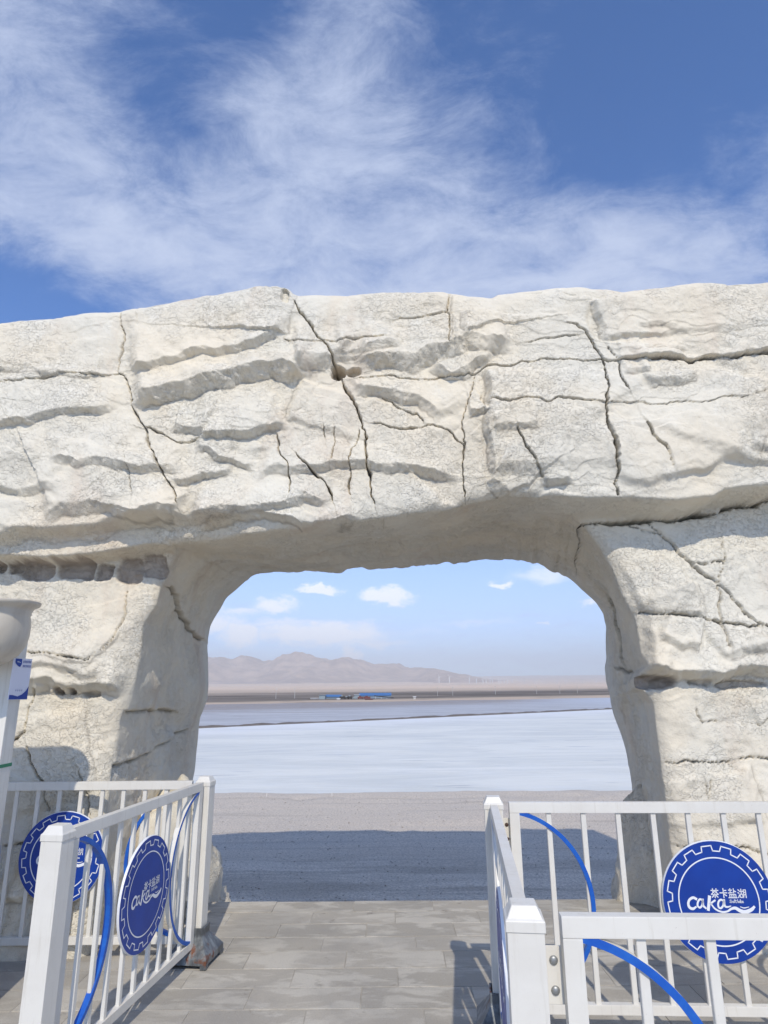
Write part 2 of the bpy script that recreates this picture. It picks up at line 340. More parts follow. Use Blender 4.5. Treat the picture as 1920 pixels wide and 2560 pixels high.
# ------------------------------------------------------------------ setting: lake, plain, mountains
def sheet(name, x0, x1, y0, y1, nx, ny, zf, material, kind='structure'):
    xs = np.linspace(x0, x1, nx) if np.isscalar(nx) else nx; ys = np.linspace(y0, y1, ny) if np.isscalar(ny) else ny
    X, Y = np.meshgrid(xs, ys, indexing='ij'); Z = zf(X, Y)
    o = link(name, np_mesh(name, np.stack([X, Y, Z], -1).reshape(-1, 3), grid_quads(len(xs), len(ys))), material)
    return props(o, kind=kind)
def z_plain(X, Y):
    d = Y - 0.55 * X
    z = -5.3 + 0.004 * np.maximum(Y - 420, 0) + 60 * (np.maximum(Y, 0) / 8000.0) ** 2
    z = z + 0.35 * fbm(X * .02, Y * .02, 0 * X, 5, 3) * sstep(430, 600, d) + 9 * fbm(X * .0009, Y * .0012, 0 * X, 8, 4) * sstep(1800, 5000, Y)
    edge = sstep(425, 470, d + 16 * fbm(X * .02, Y * .02, 0 * X, 3, 4))
    return np.where(edge > 0, -6.6 + (z + 6.6) * edge, -6.6)
ys = np.concatenate([np.linspace(150, 700, 190), np.geomspace(705, 16000, 120)])
xs = np.concatenate([-np.geomspace(9000, 500, 26), np.linspace(-480, 520, 150), np.geomspace(540, 9000, 26)])
sheet('plain', 0, 0, 0, 0, xs, ys, z_plain, M_PLAIN)
sheet('salt_lake', -900, 1500, 30, 1400, 60, 60, lambda X, Y: -6.0 + 0 * X, M_LAKE)
# low dike across the lake bed
def dike():
    n = 420; xx = np.linspace(-175, 400, n); yy = 178.7 + .848 * xx
    yy = yy + 0.8 * fbm(xx * .03, 0 * xx, 0 * xx, 2, 3)
    prof = [(-1.3, -.15), (-.5, .30), (.5, .34), (1.4, -.15)]
    V = []
    for k, (o_, h_) in enumerate(prof):
        z = -6 + h_ * (1 + .5 * fbm(xx * .35, 0 * xx + k, 0 * xx, 9, 3)); V.append(np.stack([xx - o_ * .65, yy + o_ * .76, z], -1))
    V = np.stack(V, 1).reshape(-1, 3)
    props(link('dike', np_mesh('dike', V, grid_quads(n, 4)), M_DIKE), kind='structure')
dike()
# mountains
sil = [(-900, 1650), (-500, 1640), (-200, 1655), (100, 1640), (300, 1645), (420, 1637), (523, 1636), (553, 1630), (599, 1631), (656, 1645), (700, 1641), (752, 1633), (785, 1640), (825, 1650), (855, 1638), (898, 1650), (931, 1656), (964, 1654), (1030, 1665), (1097, 1673), (1163, 1686), (1216, 1699), (1262, 1704), (1400, 1709), (1700, 1708), (2600, 1704)]
def mountains():
    sx = np.array([at_y(u, v, 9000)[0] for u, v in sil]); sz = np.array([at_y(u, v, 9000)[2] for u, v in sil])
    xs = np.linspace(-9500, 7000, 760); yy = np.linspace(6600, 12000, 260)
    X, Y = np.meshgrid(xs, yy, indexing='ij')
    prof = np.interp(X * 9000 / np.maximum(Y, 8000), sx, sz)
    base = z_plain(X, np.minimum(Y, 9000)) - 4
    rel = np.maximum(prof - 88, 0)
    ridge = 1 - np.abs(fbm(X / 720, Y / 1300, 0 * X, 21, 5, .55))
    spur = 1 - np.abs(fbm(X / 330 + .3 * fbm(X / 500, Y / 500, 0 * X, 4, 2), Y / 1500, 0 * X, 33, 4, .5))
    shape = sstep(6700, 9000, Y + 500 * fbm(X / 900, 0 * X, 0 * X, 6, 3)) ** 1.5 * (1 - .5 * sstep(9400, 12500, Y))
    near_crest = np.exp(-((Y - 9000) / 500.0) ** 2)
    k = shape * (0.42 + .40 * ridge + .22 * spur); k = k * (1 - near_crest * .75) + near_crest * .75 * shape * (1.0 + .16 * (spur - .72) + .10 * (ridge - .75))
    foot = 62 * np.maximum(spur * ridge - .40, 0) * sstep(6700, 7400, Y) * (1 - sstep(7600, 8600, Y)) * sstep(5, 140, rel)
    Z = base + rel * k + foot
    props(link('mountains', np_mesh('mountains', np.stack([X, Y, Z], -1).reshape(-1, 3), grid_quads(len(xs), len(yy)), True), M_MOUNT), kind='structure')
mountains()
# gravel berm between the paving and the lake
def z_grav(X, Y):
    z = -1.0 + .02 * fbm(X * .8, Y * .8, 0 * X, 2, 4) + .035 * np.exp(-((Y - 18.1) / .35) ** 2) * fbm(X * 1.4, Y, 0 * X, 5, 3)
    return z - 6.4 * sstep(18.5, 42, Y + .12 * fbm(X * .7, 0 * X, 0 * X, 4, 3)) ** .8 * sstep(18.4, 19.4, Y)
gy = np.concatenate([np.linspace(-30, 5.5, 12), np.linspace(5.6, 20.5, 260), np.linspace(20.8, 46, 30)])
gx = np.concatenate([np.linspace(-300, -11, 24), np.linspace(-10.9, 12, 260), np.linspace(12.2, 300, 24)])
sheet('gravel_ground', 0, 0, 0, 0, gx, gy, z_grav, M_GRAVEL)
def pebbles():
    n = 9000; px = rng.uniform(-7, 9, n); py = 6.2 + rng.uniform(0, 1, n) ** 1.1 * 12.0; s = np.minimum(rng.lognormal(-4.75, .45, n), .022)
    pz = z_grav(px, py) + s * .2
    base = np.array([(1, 0, 0), (0, 1, 0), (-1, 0, 0), (0, -1, 0), (0, 0, .7), (0, 0, -.6)], float)
    V = (base[None] * (s[:, None, None] * rng.uniform(.6, 1.3, (n, 6, 1)))); a = rng.uniform(0, 6.28, n); c, q = np.cos(a)[:, None], np.sin(a)[:, None]
    V = np.stack([V[..., 0] * c - V[..., 1] * q + px[:, None], V[..., 0] * q + V[..., 1] * c + py[:, None], V[..., 2] + pz[:, None]], -1).reshape(-1, 3)
    F = []; 
    for i in range(n):
        k = i * 6
        for j in range(4): F += [(k + j, k + (j + 1) % 4, k + 4), (k + (j + 1) % 4, k + j, k + 5)]
    me = bpy.data.meshes.new('pebbles'); me.from_pydata(V.tolist(), [], F); me.update()
    props(link('pebbles', me, M_PEBBLE), label='small loose pebbles scattered over the grey gravel track', cat='gravel', kind='stuff')
pebbles()

# ------------------------------------------------------------------ paving: every paver its own piece
pave = link('pavement', box_mesh('pavement', (-9, -9, -1.3), (9, 6.015, -.005), 0.0), M_JOINT); props(pave, kind='structure')
PW, PD = 0.645, 0.268
paver_meshes = []
for k in range(6):
    bm = bmesh.new(); bm_box(bm, (-PW / 2 + .0028, -PD / 2 + .0028, -.05), (PW / 2 - .0028, PD / 2 - .0028, 0))
    me = bm_done(bm, 'paver', 0.0016); me.materials.append(M_PAVER); paver_meshes.append(me)
row = 0; y = 6.02 - PD / 2
while y > 1.25:
    off = (0.0, .335, .12, .47)[row % 4]
    for i in range(-6, 7):
        o = bpy.data.objects.new('paver', paver_meshes[(i * 3 + row) % 6]); COL.objects.link(o); o.parent = pave
        o.location = (i * PW + off + .05, y, random.uniform(-.0022, .0012)); o.rotation_euler = (random.uniform(-.0022, .0022), random.uniform(-.0015, .0015), random.uniform(-.0012, .0012) + (math.pi if random.random() < .5 else 0))
    y -= PD; row += 1

# ------------------------------------------------------------------ the rock arch
LIP_Y, PIL_L, PIL_R, BACK = 4.64, 4.94, 5.02, 7.15
def px(pts, y): return np.array([[*(at_y(u, v, y)[[0, 2]])] for u, v in pts])
def resample(P, n):
    P = np.asarray(P, float); s = np.r_[0, np.cumsum(np.linalg.norm(np.diff(P, axis=0), axis=1))]
    t = np.linspace(0, s[-1], n); return np.stack([np.interp(t, s, P[:, k]) for k in range(P.shape[1])], -1)
def soften(P, n):
    k = np.hanning(n + 2)[1:-1]; k /= k.sum(); h = n // 2
    Q = np.vstack([np.repeat(P[:1], h, 0), P, np.repeat(P[-1:], h, 0)])
    return np.stack([np.convolve(Q[:, j], k, 'valid') for j in range(P.shape[1])], -1)
NL, NT_, NR = 400, 1020, 400
of_left = [(-2.12, -1.15)] + px([(250, 2250), (258, 2050), (266, 1917), (285, 1801), (320, 1717), (338, 1647), (350, 1560), (383, 1510), (395, 1450), (412, 1412), (446, 1370)], PIL_L).tolist()
of_top = [of_left[-1]] + px([(492, 1349), (560, 1344), (654, 1341), (717, 1324), (810, 1314), (960, 1300), (1060, 1283), (1122, 1270), (1162, 1253), (1278, 1230), (1380, 1236)], LIP_Y).tolist() + px([(1436, 1268)], 4.85).tolist()
of_right = [of_top[-1]] + px([(1466, 1303), (1502, 1355), (1537, 1417), (1556, 1475), (1581, 1525), (1597, 1545), (1604, 1600), (1611, 1664), (1606, 1690), (1612, 1722), (1640, 1757), (1655, 1887), (1668, 1992), (1690, 2150)], PIL_R).tolist() + [(2.14, -1.15)]
ob_left = [(-2.0, -1.15)] + px([(478, 1990), (485, 1900), (499, 1793), (515, 1751), (519, 1690), (520, 1625), (528, 1570), (543, 1532), (566, 1493), (613, 1453)], BACK).tolist()
ob_top = [ob_left[-1]] + px([(652, 1432), (735, 1430), (818, 1429), (858, 1430), (871, 1425), (960, 1420), (1083, 1413), (1156, 1404), (1220, 1402), (1282, 1402), (1349, 1413), (1415, 1443)], BACK).tolist()
ob_right = [ob_top[-1]] + px([(1461, 1478), (1490, 1505), (1506, 1530), (1517, 1576), (1517, 1616), (1516, 1646), (1510, 1672), (1514, 1706), (1527, 1735), (1532, 1764), (1545, 1815), (1563, 1887), (1581, 1978), (1592, 2030)], BACK).tolist() + [(2.66, -1.15)]
XE = 4.7
sky_pts = [(-420, 880), (-250, 846), (0, 808), (43, 801), (116, 795), (203, 782), (307, 775), (362, 762), (420, 749), (480, 739), (552, 727), (636, 713), (697, 711), (718, 714), (733, 733), (798, 732), (865, 734), (960, 730), (1018, 725), (1105, 726), (1124, 733), (1163, 738), (1230, 743), (1247, 733), (1278, 729), (1336, 725), (1394, 716), (1440, 714), (1478, 716), (1524, 712), (1562, 719), (1671, 714), (1744, 707), (1816, 710), (1920, 704), (2150, 694), (2350, 700)]
top_line = px(sky_pts, 4.72)
top_line = [(-XE, top_line[0][1] - .02)] + [p for p in top_line.tolist() if abs(p[0]) < XE - .05] + [(XE, top_line[-1][1])]
bo_left = [(-XE, -1.15), (-XE + .12, 1.5), (-XE - .08, 2.8), (-XE, top_line[0][1])]
bo_right = [(XE, top_line[-1][1]), (XE + .1, 2.9), (XE - .1, 1.4), (XE, -1.15)]
def ring(a, b, c, w=(9, 11, 9)):
    return np.vstack([soften(resample(a, NL), w[0])[:-1], soften(resample(b, NT_), w[1]), soften(resample(c, NR), w[2])[1:]])
OF = ring(of_left, of_top, of_right); OB = ring(ob_left, ob_top, ob_right, (7, 7, 7)); BO = ring(bo_left, top_line, bo_right, (15, 5, 15))
NS = len(OF)
si = np.arange(NS)
OB = OB + .018 * np.stack([fbm(si * .03, 0 * si, 0 * si, 40, 3), fbm(si * .03, 0 * si + 5, 0 * si, 41, 3)], -1)
NF, NRV, NB = 320, 110, 20
tf = np.linspace(0, 1, NF)
FX = BO[:, None, 0] * (1 - tf) + OF[:, None, 0] * tf; FZ = BO[:, None, 1] * (1 - tf) + OF[:, None, 1] * tf

# --- relief of the front: list of seams (cracks), overhanging ledges, pits -----------------------------------
lip = np.vstack([px([(-420, 1412), (-150, 1400), (0, 1392), (190, 1394), (290, 1377), (370, 1362)], 4.80), px([(500, 1348)], LIP_Y), px([(1380, 1236), (1568, 1243), (1695, 1249), (1787, 1237), (1816, 1220), (1920, 1208), (2200, 1190), (2400, 1190)], LIP_Y)])
def polydist(x, z, P):
    """distance to a polyline, signed side (+ = left of its direction) and relative position along it"""
    best = np.full(x.shape, 1e9); side = np.zeros(x.shape); along = np.zeros(x.shape)
    L = np.r_[0, np.cumsum(np.linalg.norm(np.diff(P, axis=0), axis=1))]
    for i in range(len(P) - 1):
        a, d = P[i], P[i + 1] - P[i]; ll = d @ d
        if ll < 1e-9: continue
        t = np.clip(((x - a[0]) * d[0] + (z - a[1]) * d[1]) / ll, 0, 1)
        ex, ez = x - a[0] - t * d[0], z - a[1] - t * d[1]; q = ex * ex + ez * ez
        m = q < best
        best = np.where(m, q, best); side = np.where(m, np.sign(d[0] * ez - d[1] * ex), side); along = np.where(m, (L[i] + t * math.sqrt(ll)) / L[-1], along)
    return np.sqrt(best), side, along
def window(P, m): return (FX > P[:, 0].min() - m) & (FX < P[:, 0].max() + m) & (FZ > P[:, 1].min() - m) & (FZ < P[:, 1].max() + m)
WX = FX + .018 * fbm(FX * 6, FZ * 6, 0 * FX, 51, 4) + .006 * vnoise(FX * 34, FZ * 34, 0 * FX, 55); WZ = FZ + .018 * fbm(FX * 6, FZ * 6, 0 * FX + 3, 61, 4) + .006 * vnoise(FX * 34, FZ * 34, 0 * FX, 65)
relief = np.zeros_like(FX); dirt_shade = np.zeros_like(FX); stain = np.zeros_like(FX); soft = np.zeros_like(FX)
def crack(pts, w=.009, d=.07, y=LIP_Y, dk=.8):
    global relief, dirt_shade
    P = px(pts, y) if y else np.array(pts); m = window(P, .15); x, z = WX[m], WZ[m]
    q, s, al = polydist(x, z, P)
    ww = .42 * w * (1 + .9 * fbm(x * 9, z * 9, 0 * x, 71, 3)) * (0.35 + .65 * sstep(0, .10, al) * sstep(1, .88, al)); ww = np.maximum(ww, .0025)
    g = np.exp(-(q / ww) ** 2)
    relief[m] -= d * g; dirt_shade[m] = np.maximum(dirt_shade[m], dk * np.exp(-(q / (ww * .8)) ** 2))  # groove coloured dark: dirt, and shade painted in so the crack reads deep
    # slightly rounded shoulders, one side a touch proud
    relief[m] += .006 * np.sign(s) * np.exp(-q / .10)
def ledge(pts, A=.06, under=.05, L=.22, y=LIP_Y, ends=.12, dk=.55, raw=False):
    """rock left of the line (above it when it runs to the right) stands proud and turns under at the line"""
    global relief, dirt_shade
    L = L * 1.5; under = under * .85
    P = np.array(pts) if raw else px(pts, y); m = window(P, L * 3 + .1); x, z = WX[m], WZ[m]
    q, s, al = polydist(x, z, P); n = q * s
    e = sstep(0, ends, al) * sstep(1, 1 - ends, al)
    fade = np.exp(-np.maximum(q - .02, 0) * 6) ; e = np.where((al <= 0) | (al >= 1), e * fade, e)
    A_ = A * (1 + .22 * fbm(x * 4, z * 4, 0 * x, 81, 3)); un = under * (.75 + .40 * np.abs(fbm(x * 5, z * 3, 0 * x, 83, 3))) + .006
    up = A_ * np.exp(-np.maximum(n, 0) / L); dn = A_ * np.clip(1 + np.minimum(n, 0) / un, 0, 1)
    relief[m] += e * np.where(n >= 0, up, dn)
    if dk: dirt_shade[m] = np.maximum(dirt_shade[m], dk * e * np.exp(-((n + un) / .0075) ** 2))  # dark line at the underside's foot: dirt with shade painted in
def pit(u, v, hw, hh, d, y, brown=0.0, p=3.0):
    global relief, stain
    c = at_y(u, v, y); a = at_y(u + hw, v, y)[0] - c[0]; b = c[2] - at_y(u, v + hh, y)[2]
    m = (np.abs(FX - c[0]) < a * 2) & (np.abs(FZ - c[2]) < b * 2); x, z = FX[m] + .013 * fbm(FX[m] * 13, FZ[m] * 13, 0 * FX[m], 91, 4), FZ[m] + .011 * fbm(FX[m] * 13, FZ[m] * 13, 0 * FX[m] + 4, 94, 4)
    r = (np.abs((x - c[0]) / a) ** p + np.abs((z - c[2]) / b) ** p) ** (1 / p)
    k = sstep(1.06, .84, r); relief[m] -= d * k * (1 + .2 * fbm(x * 14, z * 14, 0 * x, 92, 3)); stain[m] = np.maximum(stain[m], brown * sstep(1.02, .92, r))

# broad facets
site = np.stack([rng.uniform(-4.7, 4.7, 95), rng.uniform(-.2, 5.1, 95)], -1); tilt = rng.normal(0, 1, (95, 3))
acc = np.zeros_like(FX); wsum = np.zeros_like(FX)
fx_ = FX + .10 * fbm(FX * 2.2, FZ * 2.2, 0 * FX, 101, 3); fz_ = FZ + .10 * fbm(FX * 2.2, FZ * 2.2, 0 * FX, 111, 3)
dmin = np.full(FX.shape, 1e9)
for s_ in site: dmin = np.minimum(dmin, np.hypot((fx_ - s_[0]) * .75, (fz_ - s_[1]) * 1.25))
for s_, t_ in zip(site, tilt):
    q = np.hypot((fx_ - s_[0]) * .75, (fz_ - s_[1]) * 1.25); w = np.exp(-(q - dmin) / .022)
    acc += w * (t_[0] * .007 + t_[1] * .024 * (FX - s_[0]) + t_[2] * .040 * (FZ - s_[1])); wsum += w
relief += acc / wsum
_t = 2.0 * fbm(FX * .9 + .25 * fbm(FX * 3, FZ * 3, 0 * FX, 77, 3), FZ * 2.3 + .25 * fbm(FX * 3, FZ * 3, 0 * FX, 78, 3), 0 * FX, 79, 4)
relief += .007 * (np.floor(_t) + sstep(.86, 1.0, _t - np.floor(_t)))
relief += .030 * fbm(FX * .9, FZ * .9, 0 * FX, 121, 3) + .010 * fbm(FX * 4, FZ * 4, 0 * FX, 131, 4) + .0035 * fbm(FX * 16, FZ * 16, 0 * FX, 141, 3)
E_ = LIP_Y
# seams of the lintel
crack([(301, 777), (304, 845), (301, 888), (298, 923), (307, 940), (318, 969), (330, 1004), (336, 1021), (353, 1056), (363, 1072), (376, 1107), (391, 1139), (402, 1168), (428, 1211), (446, 1240), (450, 1269)], .009, .06)
crack([(735, 752), (769, 798), (787, 830), (810, 858), (827, 891), (839, 923), (850, 943), (868, 978), (891, 1018), (897, 1034), (905, 1069), (915, 1095), (915, 1130), (917, 1165), (927, 1197), (931, 1234), (937, 1254)], .012, .10)
crack([(1415, 801), (1440, 807), (1466, 827), (1495, 868), (1512, 897), (1518, 926), (1520, 960), (1518, 989), (1521, 1050), (1533, 1091), (1536, 1137), (1539, 1183), (1547, 1232)], .012, .10)
crack([(1515, 897), (1570, 892), (1683, 891), (1758, 888), (1909, 882), (2050, 878)], .013, .10)
crack([(693, 1087), (696, 1115), (693, 1124), (703, 1144), (716, 1162), (720, 1182), (729, 1243)], .009, .06)
crack([(742, 1137), (758, 1165), (784, 1191), (813, 1211), (830, 1234), (834, 1251)], .014, .09)
crack([(834, 1066), (834, 1101), (830, 1136), (827, 1159)], .007, .04)
crack([(894, 1069), (891, 1107), (879, 1127), (874, 1165), (878, 1185), (878, 1234)], .008, .06)
crack([(811, 1066), (812, 1090)], .007, .04)
crack([(363, 1072), (376, 1072), (411, 1092), (446, 1117), (480, 1114), (503, 1101)], .009, .05)
crack([(711, 855), (755, 861), (807, 856), (885, 853), (960, 852)], .006, .04)
crack([(0, 964), (87, 953), (162, 943), (208, 937), (298, 930)], .006, .04)
crack([(897, 945), (960, 946), (1012, 949), (1087, 946), (1162, 944), (1186, 943), (1217, 920), (1307, 904), (1388, 900), (1440, 895), (1512, 893)], .007, .05)
crack([(960, 1001), (998, 1012), (1047, 1033), (1061, 1054)], .007, .04)
crack([(935, 1055), (960, 1062), (1058, 1068), (1082, 1062), (1134, 1091), (1157, 1114), (1160, 1189), (1165, 1238)], .007, .045)
crack([(1122, 732), (1114, 772), (1119, 795), (1118, 862)], .010, .06)
crack([(1000, 795), (1058, 788), (1113, 784)], .006, .03)
crack([(1183, 946), (1174, 990), (1160, 1030), (1159, 1114)], .006, .04)
crack([(1325, 849), (1365, 842), (1440, 834)], .007, .03)
crack([(1524, 856), (1547, 885)], .008, .04); crack([(1553, 900), (1553, 937), (1573, 978)], .008, .05)
crack([(1527, 1010), (1590, 1008), (1689, 1008), (1787, 1001), (1868, 995), (1909, 985)], .005, .02)
crack([(1611, 1056), (1631, 1097), (1666, 1137), (1683, 1172)], .011, .06)
crack([(1293, 1079), (1307, 1120), (1336, 1155), (1359, 1189)], .007, .04)
crack([(1229, 1011), (1267, 1011), (1307, 1002), (1365, 1007), (1400, 995), (1440, 1000), (1515, 1010)], .008, .04)
crack([(331, 1154), (340, 1185), (346, 1240)], .004, .02)
# overhanging beds of the lintel
ledge([(-200, 925), (0, 923), (104, 926), (113, 937), (200, 938), (226, 930), (298, 924)], .035, .05)
ledge([(307, 930), (353, 927), (376, 926), (411, 907), (437, 898), (480, 888), (518, 878), (567, 872), (642, 861), (688, 838), (711, 853)], .085, .055, .30, dk=.3)
ledge([(330, 1006), (405, 986), (448, 969), (480, 962), (573, 946), (610, 929), (654, 914), (711, 914), (749, 929), (762, 948)], .17, .13, .22, ends=.10, dk=.5)
ledge([(-250, 1085), (0, 1065), (75, 1058), (121, 1043), (188, 1034), (260, 1025), (315, 1012)], .07, .045, .25, dk=.3)
ledge([(136, 1162), (174, 1149), (200, 1153), (205, 1162), (246, 1156), (289, 1162), (333, 1170), (379, 1176), (420, 1176), (474, 1172)], .07, .06, .16, dk=.3)
ledge([(-200, 1200), (0, 1214), (46, 1225), (110, 1212), (171, 1225)], .055, .06, .18)
ledge([(434, 1211), (480, 1203), (538, 1185), (590, 1188)], .06, .05, .18)
ledge([(110, 1295), (145, 1283), (171, 1263), (237, 1260), (289, 1269), (359, 1282), (443, 1276), (466, 1290)], .10, .09, .22)
ledge([(-300, 1335), (0, 1332), (29, 1332), (43, 1321), (124, 1318), (156, 1314), (237, 1311), (289, 1298), (359, 1290), (466, 1290)], .06, .09, .20, ends=.06, dk=.35)
ledge([(466, 1291), (489, 1289), (567, 1283), (630, 1275), (706, 1266), (735, 1257), (766, 1241), (787, 1249), (833, 1257)], .07, .05, .18, dk=.4)
ledge([(480, 1303), (537, 1299), (610, 1292), (665, 1284), (729, 1295), (755, 1308), (784, 1311), (839, 1297), (900, 1277)], .10, .05, .10, dk=.5)
ledge([(503, 1101), (567, 1092), (625, 1084), (683, 1068), (722, 1056)], .08, .045, .22, dk=.5)
ledge([(434, 1066), (480, 1075), (520, 1086)], .07, .06, .12)
ledge([(492, 1130), (512, 1127), (538, 1134), (561, 1153), (602, 1162), (642, 1165)], .055, .045, .14)
ledge([(625, 1194), (668, 1178), (694, 1170), (720, 1176), (758, 1178), (798, 1173), (850, 1155), (876, 1162), (914, 1156), (960, 1165), (995, 1163), (1076, 1178), (1157, 1195)], .075, .07, .18)
ledge([(690, 838), (703, 765), (712, 716)], .055, .13, .35, ends=.02)
ledge([(765, 942), (748, 985), (722, 1056)], .045, .05, .3)
ledge([(735, 900), (780, 893), (821, 894), (838, 908)], .11, .14, .14, ends=.2)
ledge([(842, 884), (885, 879), (960, 868), (1000, 862)], .07, .07, .12)
ledge([(880, 900), (960, 900), (1012, 894), (1029, 900), (1070, 876), (1119, 861), (1171, 849), (1209, 858), (1249, 853), (1290, 848)], .12, .13, .16, dk=.3)
ledge([(1082, 903), (1122, 938), (1150, 932), (1180, 908), (1206, 903), (1222, 915)], .07, .09, .09)
ledge([(870, 978), (891, 973), (931, 978), (960, 981), (1003, 985), (1027, 992), (1050, 998), (1076, 1015), (1099, 1036), (1112, 1056)], .065, .07, .2)
ledge([(1217, 922), (1223, 990), (1226, 1012), (1225, 1070), (1232, 1150), (1238, 1195)], .08, .05, .4)
ledge([(1170, 1036), (1200, 1033), (1219, 1023)], .06, .05, .08)
ledge([(1160, 781), (1163, 830), (1174, 848)], .05, .05, .3)
ledge([(1118, 862), (1119, 795), (1114, 772), (1122, 730)], .03, .03, .3)
ledge([(1483, 738), (1498, 775), (1512, 804), (1520, 845)], .06, .05, .5)
ledge([(1525, 889), (1570, 886), (1683, 885), (1758, 882), (1909, 876), (2050, 872)], .05, .03, .25)
ledge([(1556, 923), (1599, 920), (1628, 916)], .035, .05, .12); ledge([(1614, 952), (1643, 943), (1700, 940), (1744, 923)], .05, .08, .2)
ledge([(1232, 1079), (1284, 1074), (1342, 1062)], .035, .05, .2); ledge([(1350, 1192), (1380, 1196), (1435, 1192)], .06, .05, .14, ends=.25)
ledge([(1828, 1155), (1840, 1108), (1886, 1027), (1909, 940)], .06, .25, .5)
ledge([(1870, 1117), (1930, 1124), (2000, 1120)], .05, .05, .15)
ledge([(1222, 1190), (1267, 1212), (1282, 1232)], .06, .10, .2)
ledge([(1590, 806), (1650, 800), (1700, 812)], .015, .03, .1); ledge([(1600, 858), (1690, 862), (1720, 850)], .015, .03, .1)
pit(846, 926, 20, 20, .16, E_, .35, 2); pit(884, 928, 18, 14, .10, E_, .25, 2); pit(712, 742, 12, 22, .05, E_, 0, 2)
# left pillar
yl = PIL_L
for u, v, a, b in [(4, 1412, 12, 14), (40, 1417, 17, 13), (98, 1421, 41, 20), (191, 1420, 44, 21), (260, 1426, 20, 19), (324, 1421, 30, 28), (382, 1408, 27, 27), (-70, 1416, 45, 18), (-190, 1418, 50, 18)]:
    pit(u, v + 5, a * 1.04, b * 1.15, .055, yl, .85, 5)
crack([(320, 1477), (316, 1531), (299, 1558), (285, 1605), (231, 1649), (212, 1651), (154, 1643), (81, 1628), (-60, 1640)], .009, .05, yl)
ledge([(299, 1558), (285, 1603), (231, 1646), (212, 1648), (154, 1640), (81, 1625)][::-1], .03, .03, .25, yl)
ledge([(-120, 1670), (81, 1663), (127, 1661), (185, 1663), (224, 1682), (278, 1674)], .045, .05, .14, yl)
ledge([(-160, 1712), (0, 1708), (77, 1705), (127, 1697), (181, 1709), (239, 1705), (313, 1714)], .13, .11, .16, yl, ends=.08, dk=.4)
pit(143, 1729, 12, 9, .07, yl, .8); pit(179, 1729, 11, 9, .07, yl, .8); pit(225, 1735, 20, 9, .05, yl, .4)
crack([(95, 1721), (69, 1786), (62, 1829), (42, 1846), (10, 1860)], .013, .08, yl)
crack([(68, 1867), (89, 1910), (112, 1948), (118, 1994), (127, 2030)], .012, .07, yl); crack([(195, 1925), (212, 1994), (222, 2040)], .008, .05, yl)
ledge([(222, 1990), (205, 1900), (193, 1830), (190, 1760)], .05, .07, .3, yl)
crack([(0, 2120), (80, 2105), (160, 2130), (240, 2110)], .008, .05, yl); crack([(90, 2130), (110, 2200), (100, 2290)], .008, .05, yl)
ledge([(-100, 2230), (60, 2235), (150, 2220), (250, 2232)], .05, .06, .2, yl)
# right pillar
yr = PIL_R
crack([(1463, 1304), (1530, 1307), (1608, 1306), (1700, 1297), (1782, 1283), (1850, 1266), (1920, 1252), (2050, 1236), (2300, 1224)], .024, .20, yr, .95)
crack([(1606, 1296), (1650, 1334), (1689, 1374), (1722, 1410), (1791, 1453), (1827, 1504), (1877, 1562), (1920, 1573), (2050, 1590)], .011, .08, yr)
crack([(1545, 1301), (1588, 1319), (1650, 1336)], .007, .05, yr)
crack([(1599, 1532), (1660, 1540), (1736, 1545), (1783, 1556), (1852, 1567), (1920, 1573)], .012, .09, yr)
crack([(1729, 1406), (1801, 1404)], .009, .06, yr)
crack([(1809, 1352), (1800, 1405), (1794, 1453), (1787, 1518), (1794, 1576), (1801, 1620)], .007, .05, yr)
ledge([(1592, 1517), (1675, 1477), (1724, 1453)], .05, .20, .2, yr); ledge([(1724, 1453), (1736, 1490), (1738, 1540)][::-1], .03, .06, .2, yr)
ledge([(1631, 1583), (1686, 1616), (1711, 1610), (1740, 1621)], .065, .06, .16, yr)
ledge([(1600, 1664), (1640, 1672), (1675, 1679), (1744, 1674), (1783, 1688), (1816, 1667), (1881, 1663), (1920, 1670), (2200, 1676)], .17, .10, .18, yr, ends=.03, dk=.45)
ledge([(1783, 1640), (1827, 1616), (1863, 1616), (1900, 1608)], .07, .07, .10, yr)
pit(1640, 1706, 50, 17, .12, yr, .9, 2.5); pit(1850, 1712, 66, 10, .05, yr, .55, 2.5); pit(1745, 1706, 30, 10, .04, yr, .35, 2.2)
crack([(1668, 1907), (1725, 1905), (1780, 1901), (1920, 1896), (2100, 1893)], .010, .07, yr)
crack([(1742, 1768), (1745, 1790), (1762, 1808), (1790, 1800)], .005, .025, yr); crack([(1890, 1790), (1900, 1815), (1925, 1800)], .005, .025, yr)
ledge([(1885, 2060), (1870, 1990), (1850, 1915)], .05, .10, .3, yr)
crack([(1760, 1960), (1765, 2000), (1772, 1955)], .004, .02, yr); crack([(1700, 2120), (1800, 2110), (1920, 2125)], .008, .04, yr)

lipz = np.interp(FX, lip[:, 0], lip[:, 1]) + .010 * fbm(FX * 5, 0 * FX, 0 * FX, 151, 3)
kk = sstep(np.where(FX < 0, -.035, -.075), .01, FZ - lipz)                                        # 1 on the lintel, 0 on the pillars
pil = np.where(FX < 0, PIL_L, PIL_R) - .06 * sstep(1.0, 0, FZ) - np.where(FX > 0, .22 * sstep(1.2, 0, FZ) * sstep(1.9, 3.0, FX), .05 * sstep(1.0, 0.0, FZ))
tier = px([(-420, 1345), (0, 1336), (43, 1326), (124, 1322), (237, 1315), (289, 1302), (359, 1294), (466, 1294), (620, 1290)], LIP_Y)
tz = np.interp(FX, tier[:, 0], tier[:, 1])
lin = LIP_Y + .10 * sstep(-1.0, -1.45, FX) * sstep(tz + .02, tz - .06, FZ)
FY = pil + (lin - pil) * kk - relief
FY = FY + .05 * sstep(3.6, 5.0, FZ)                                     # the lintel leans back a little
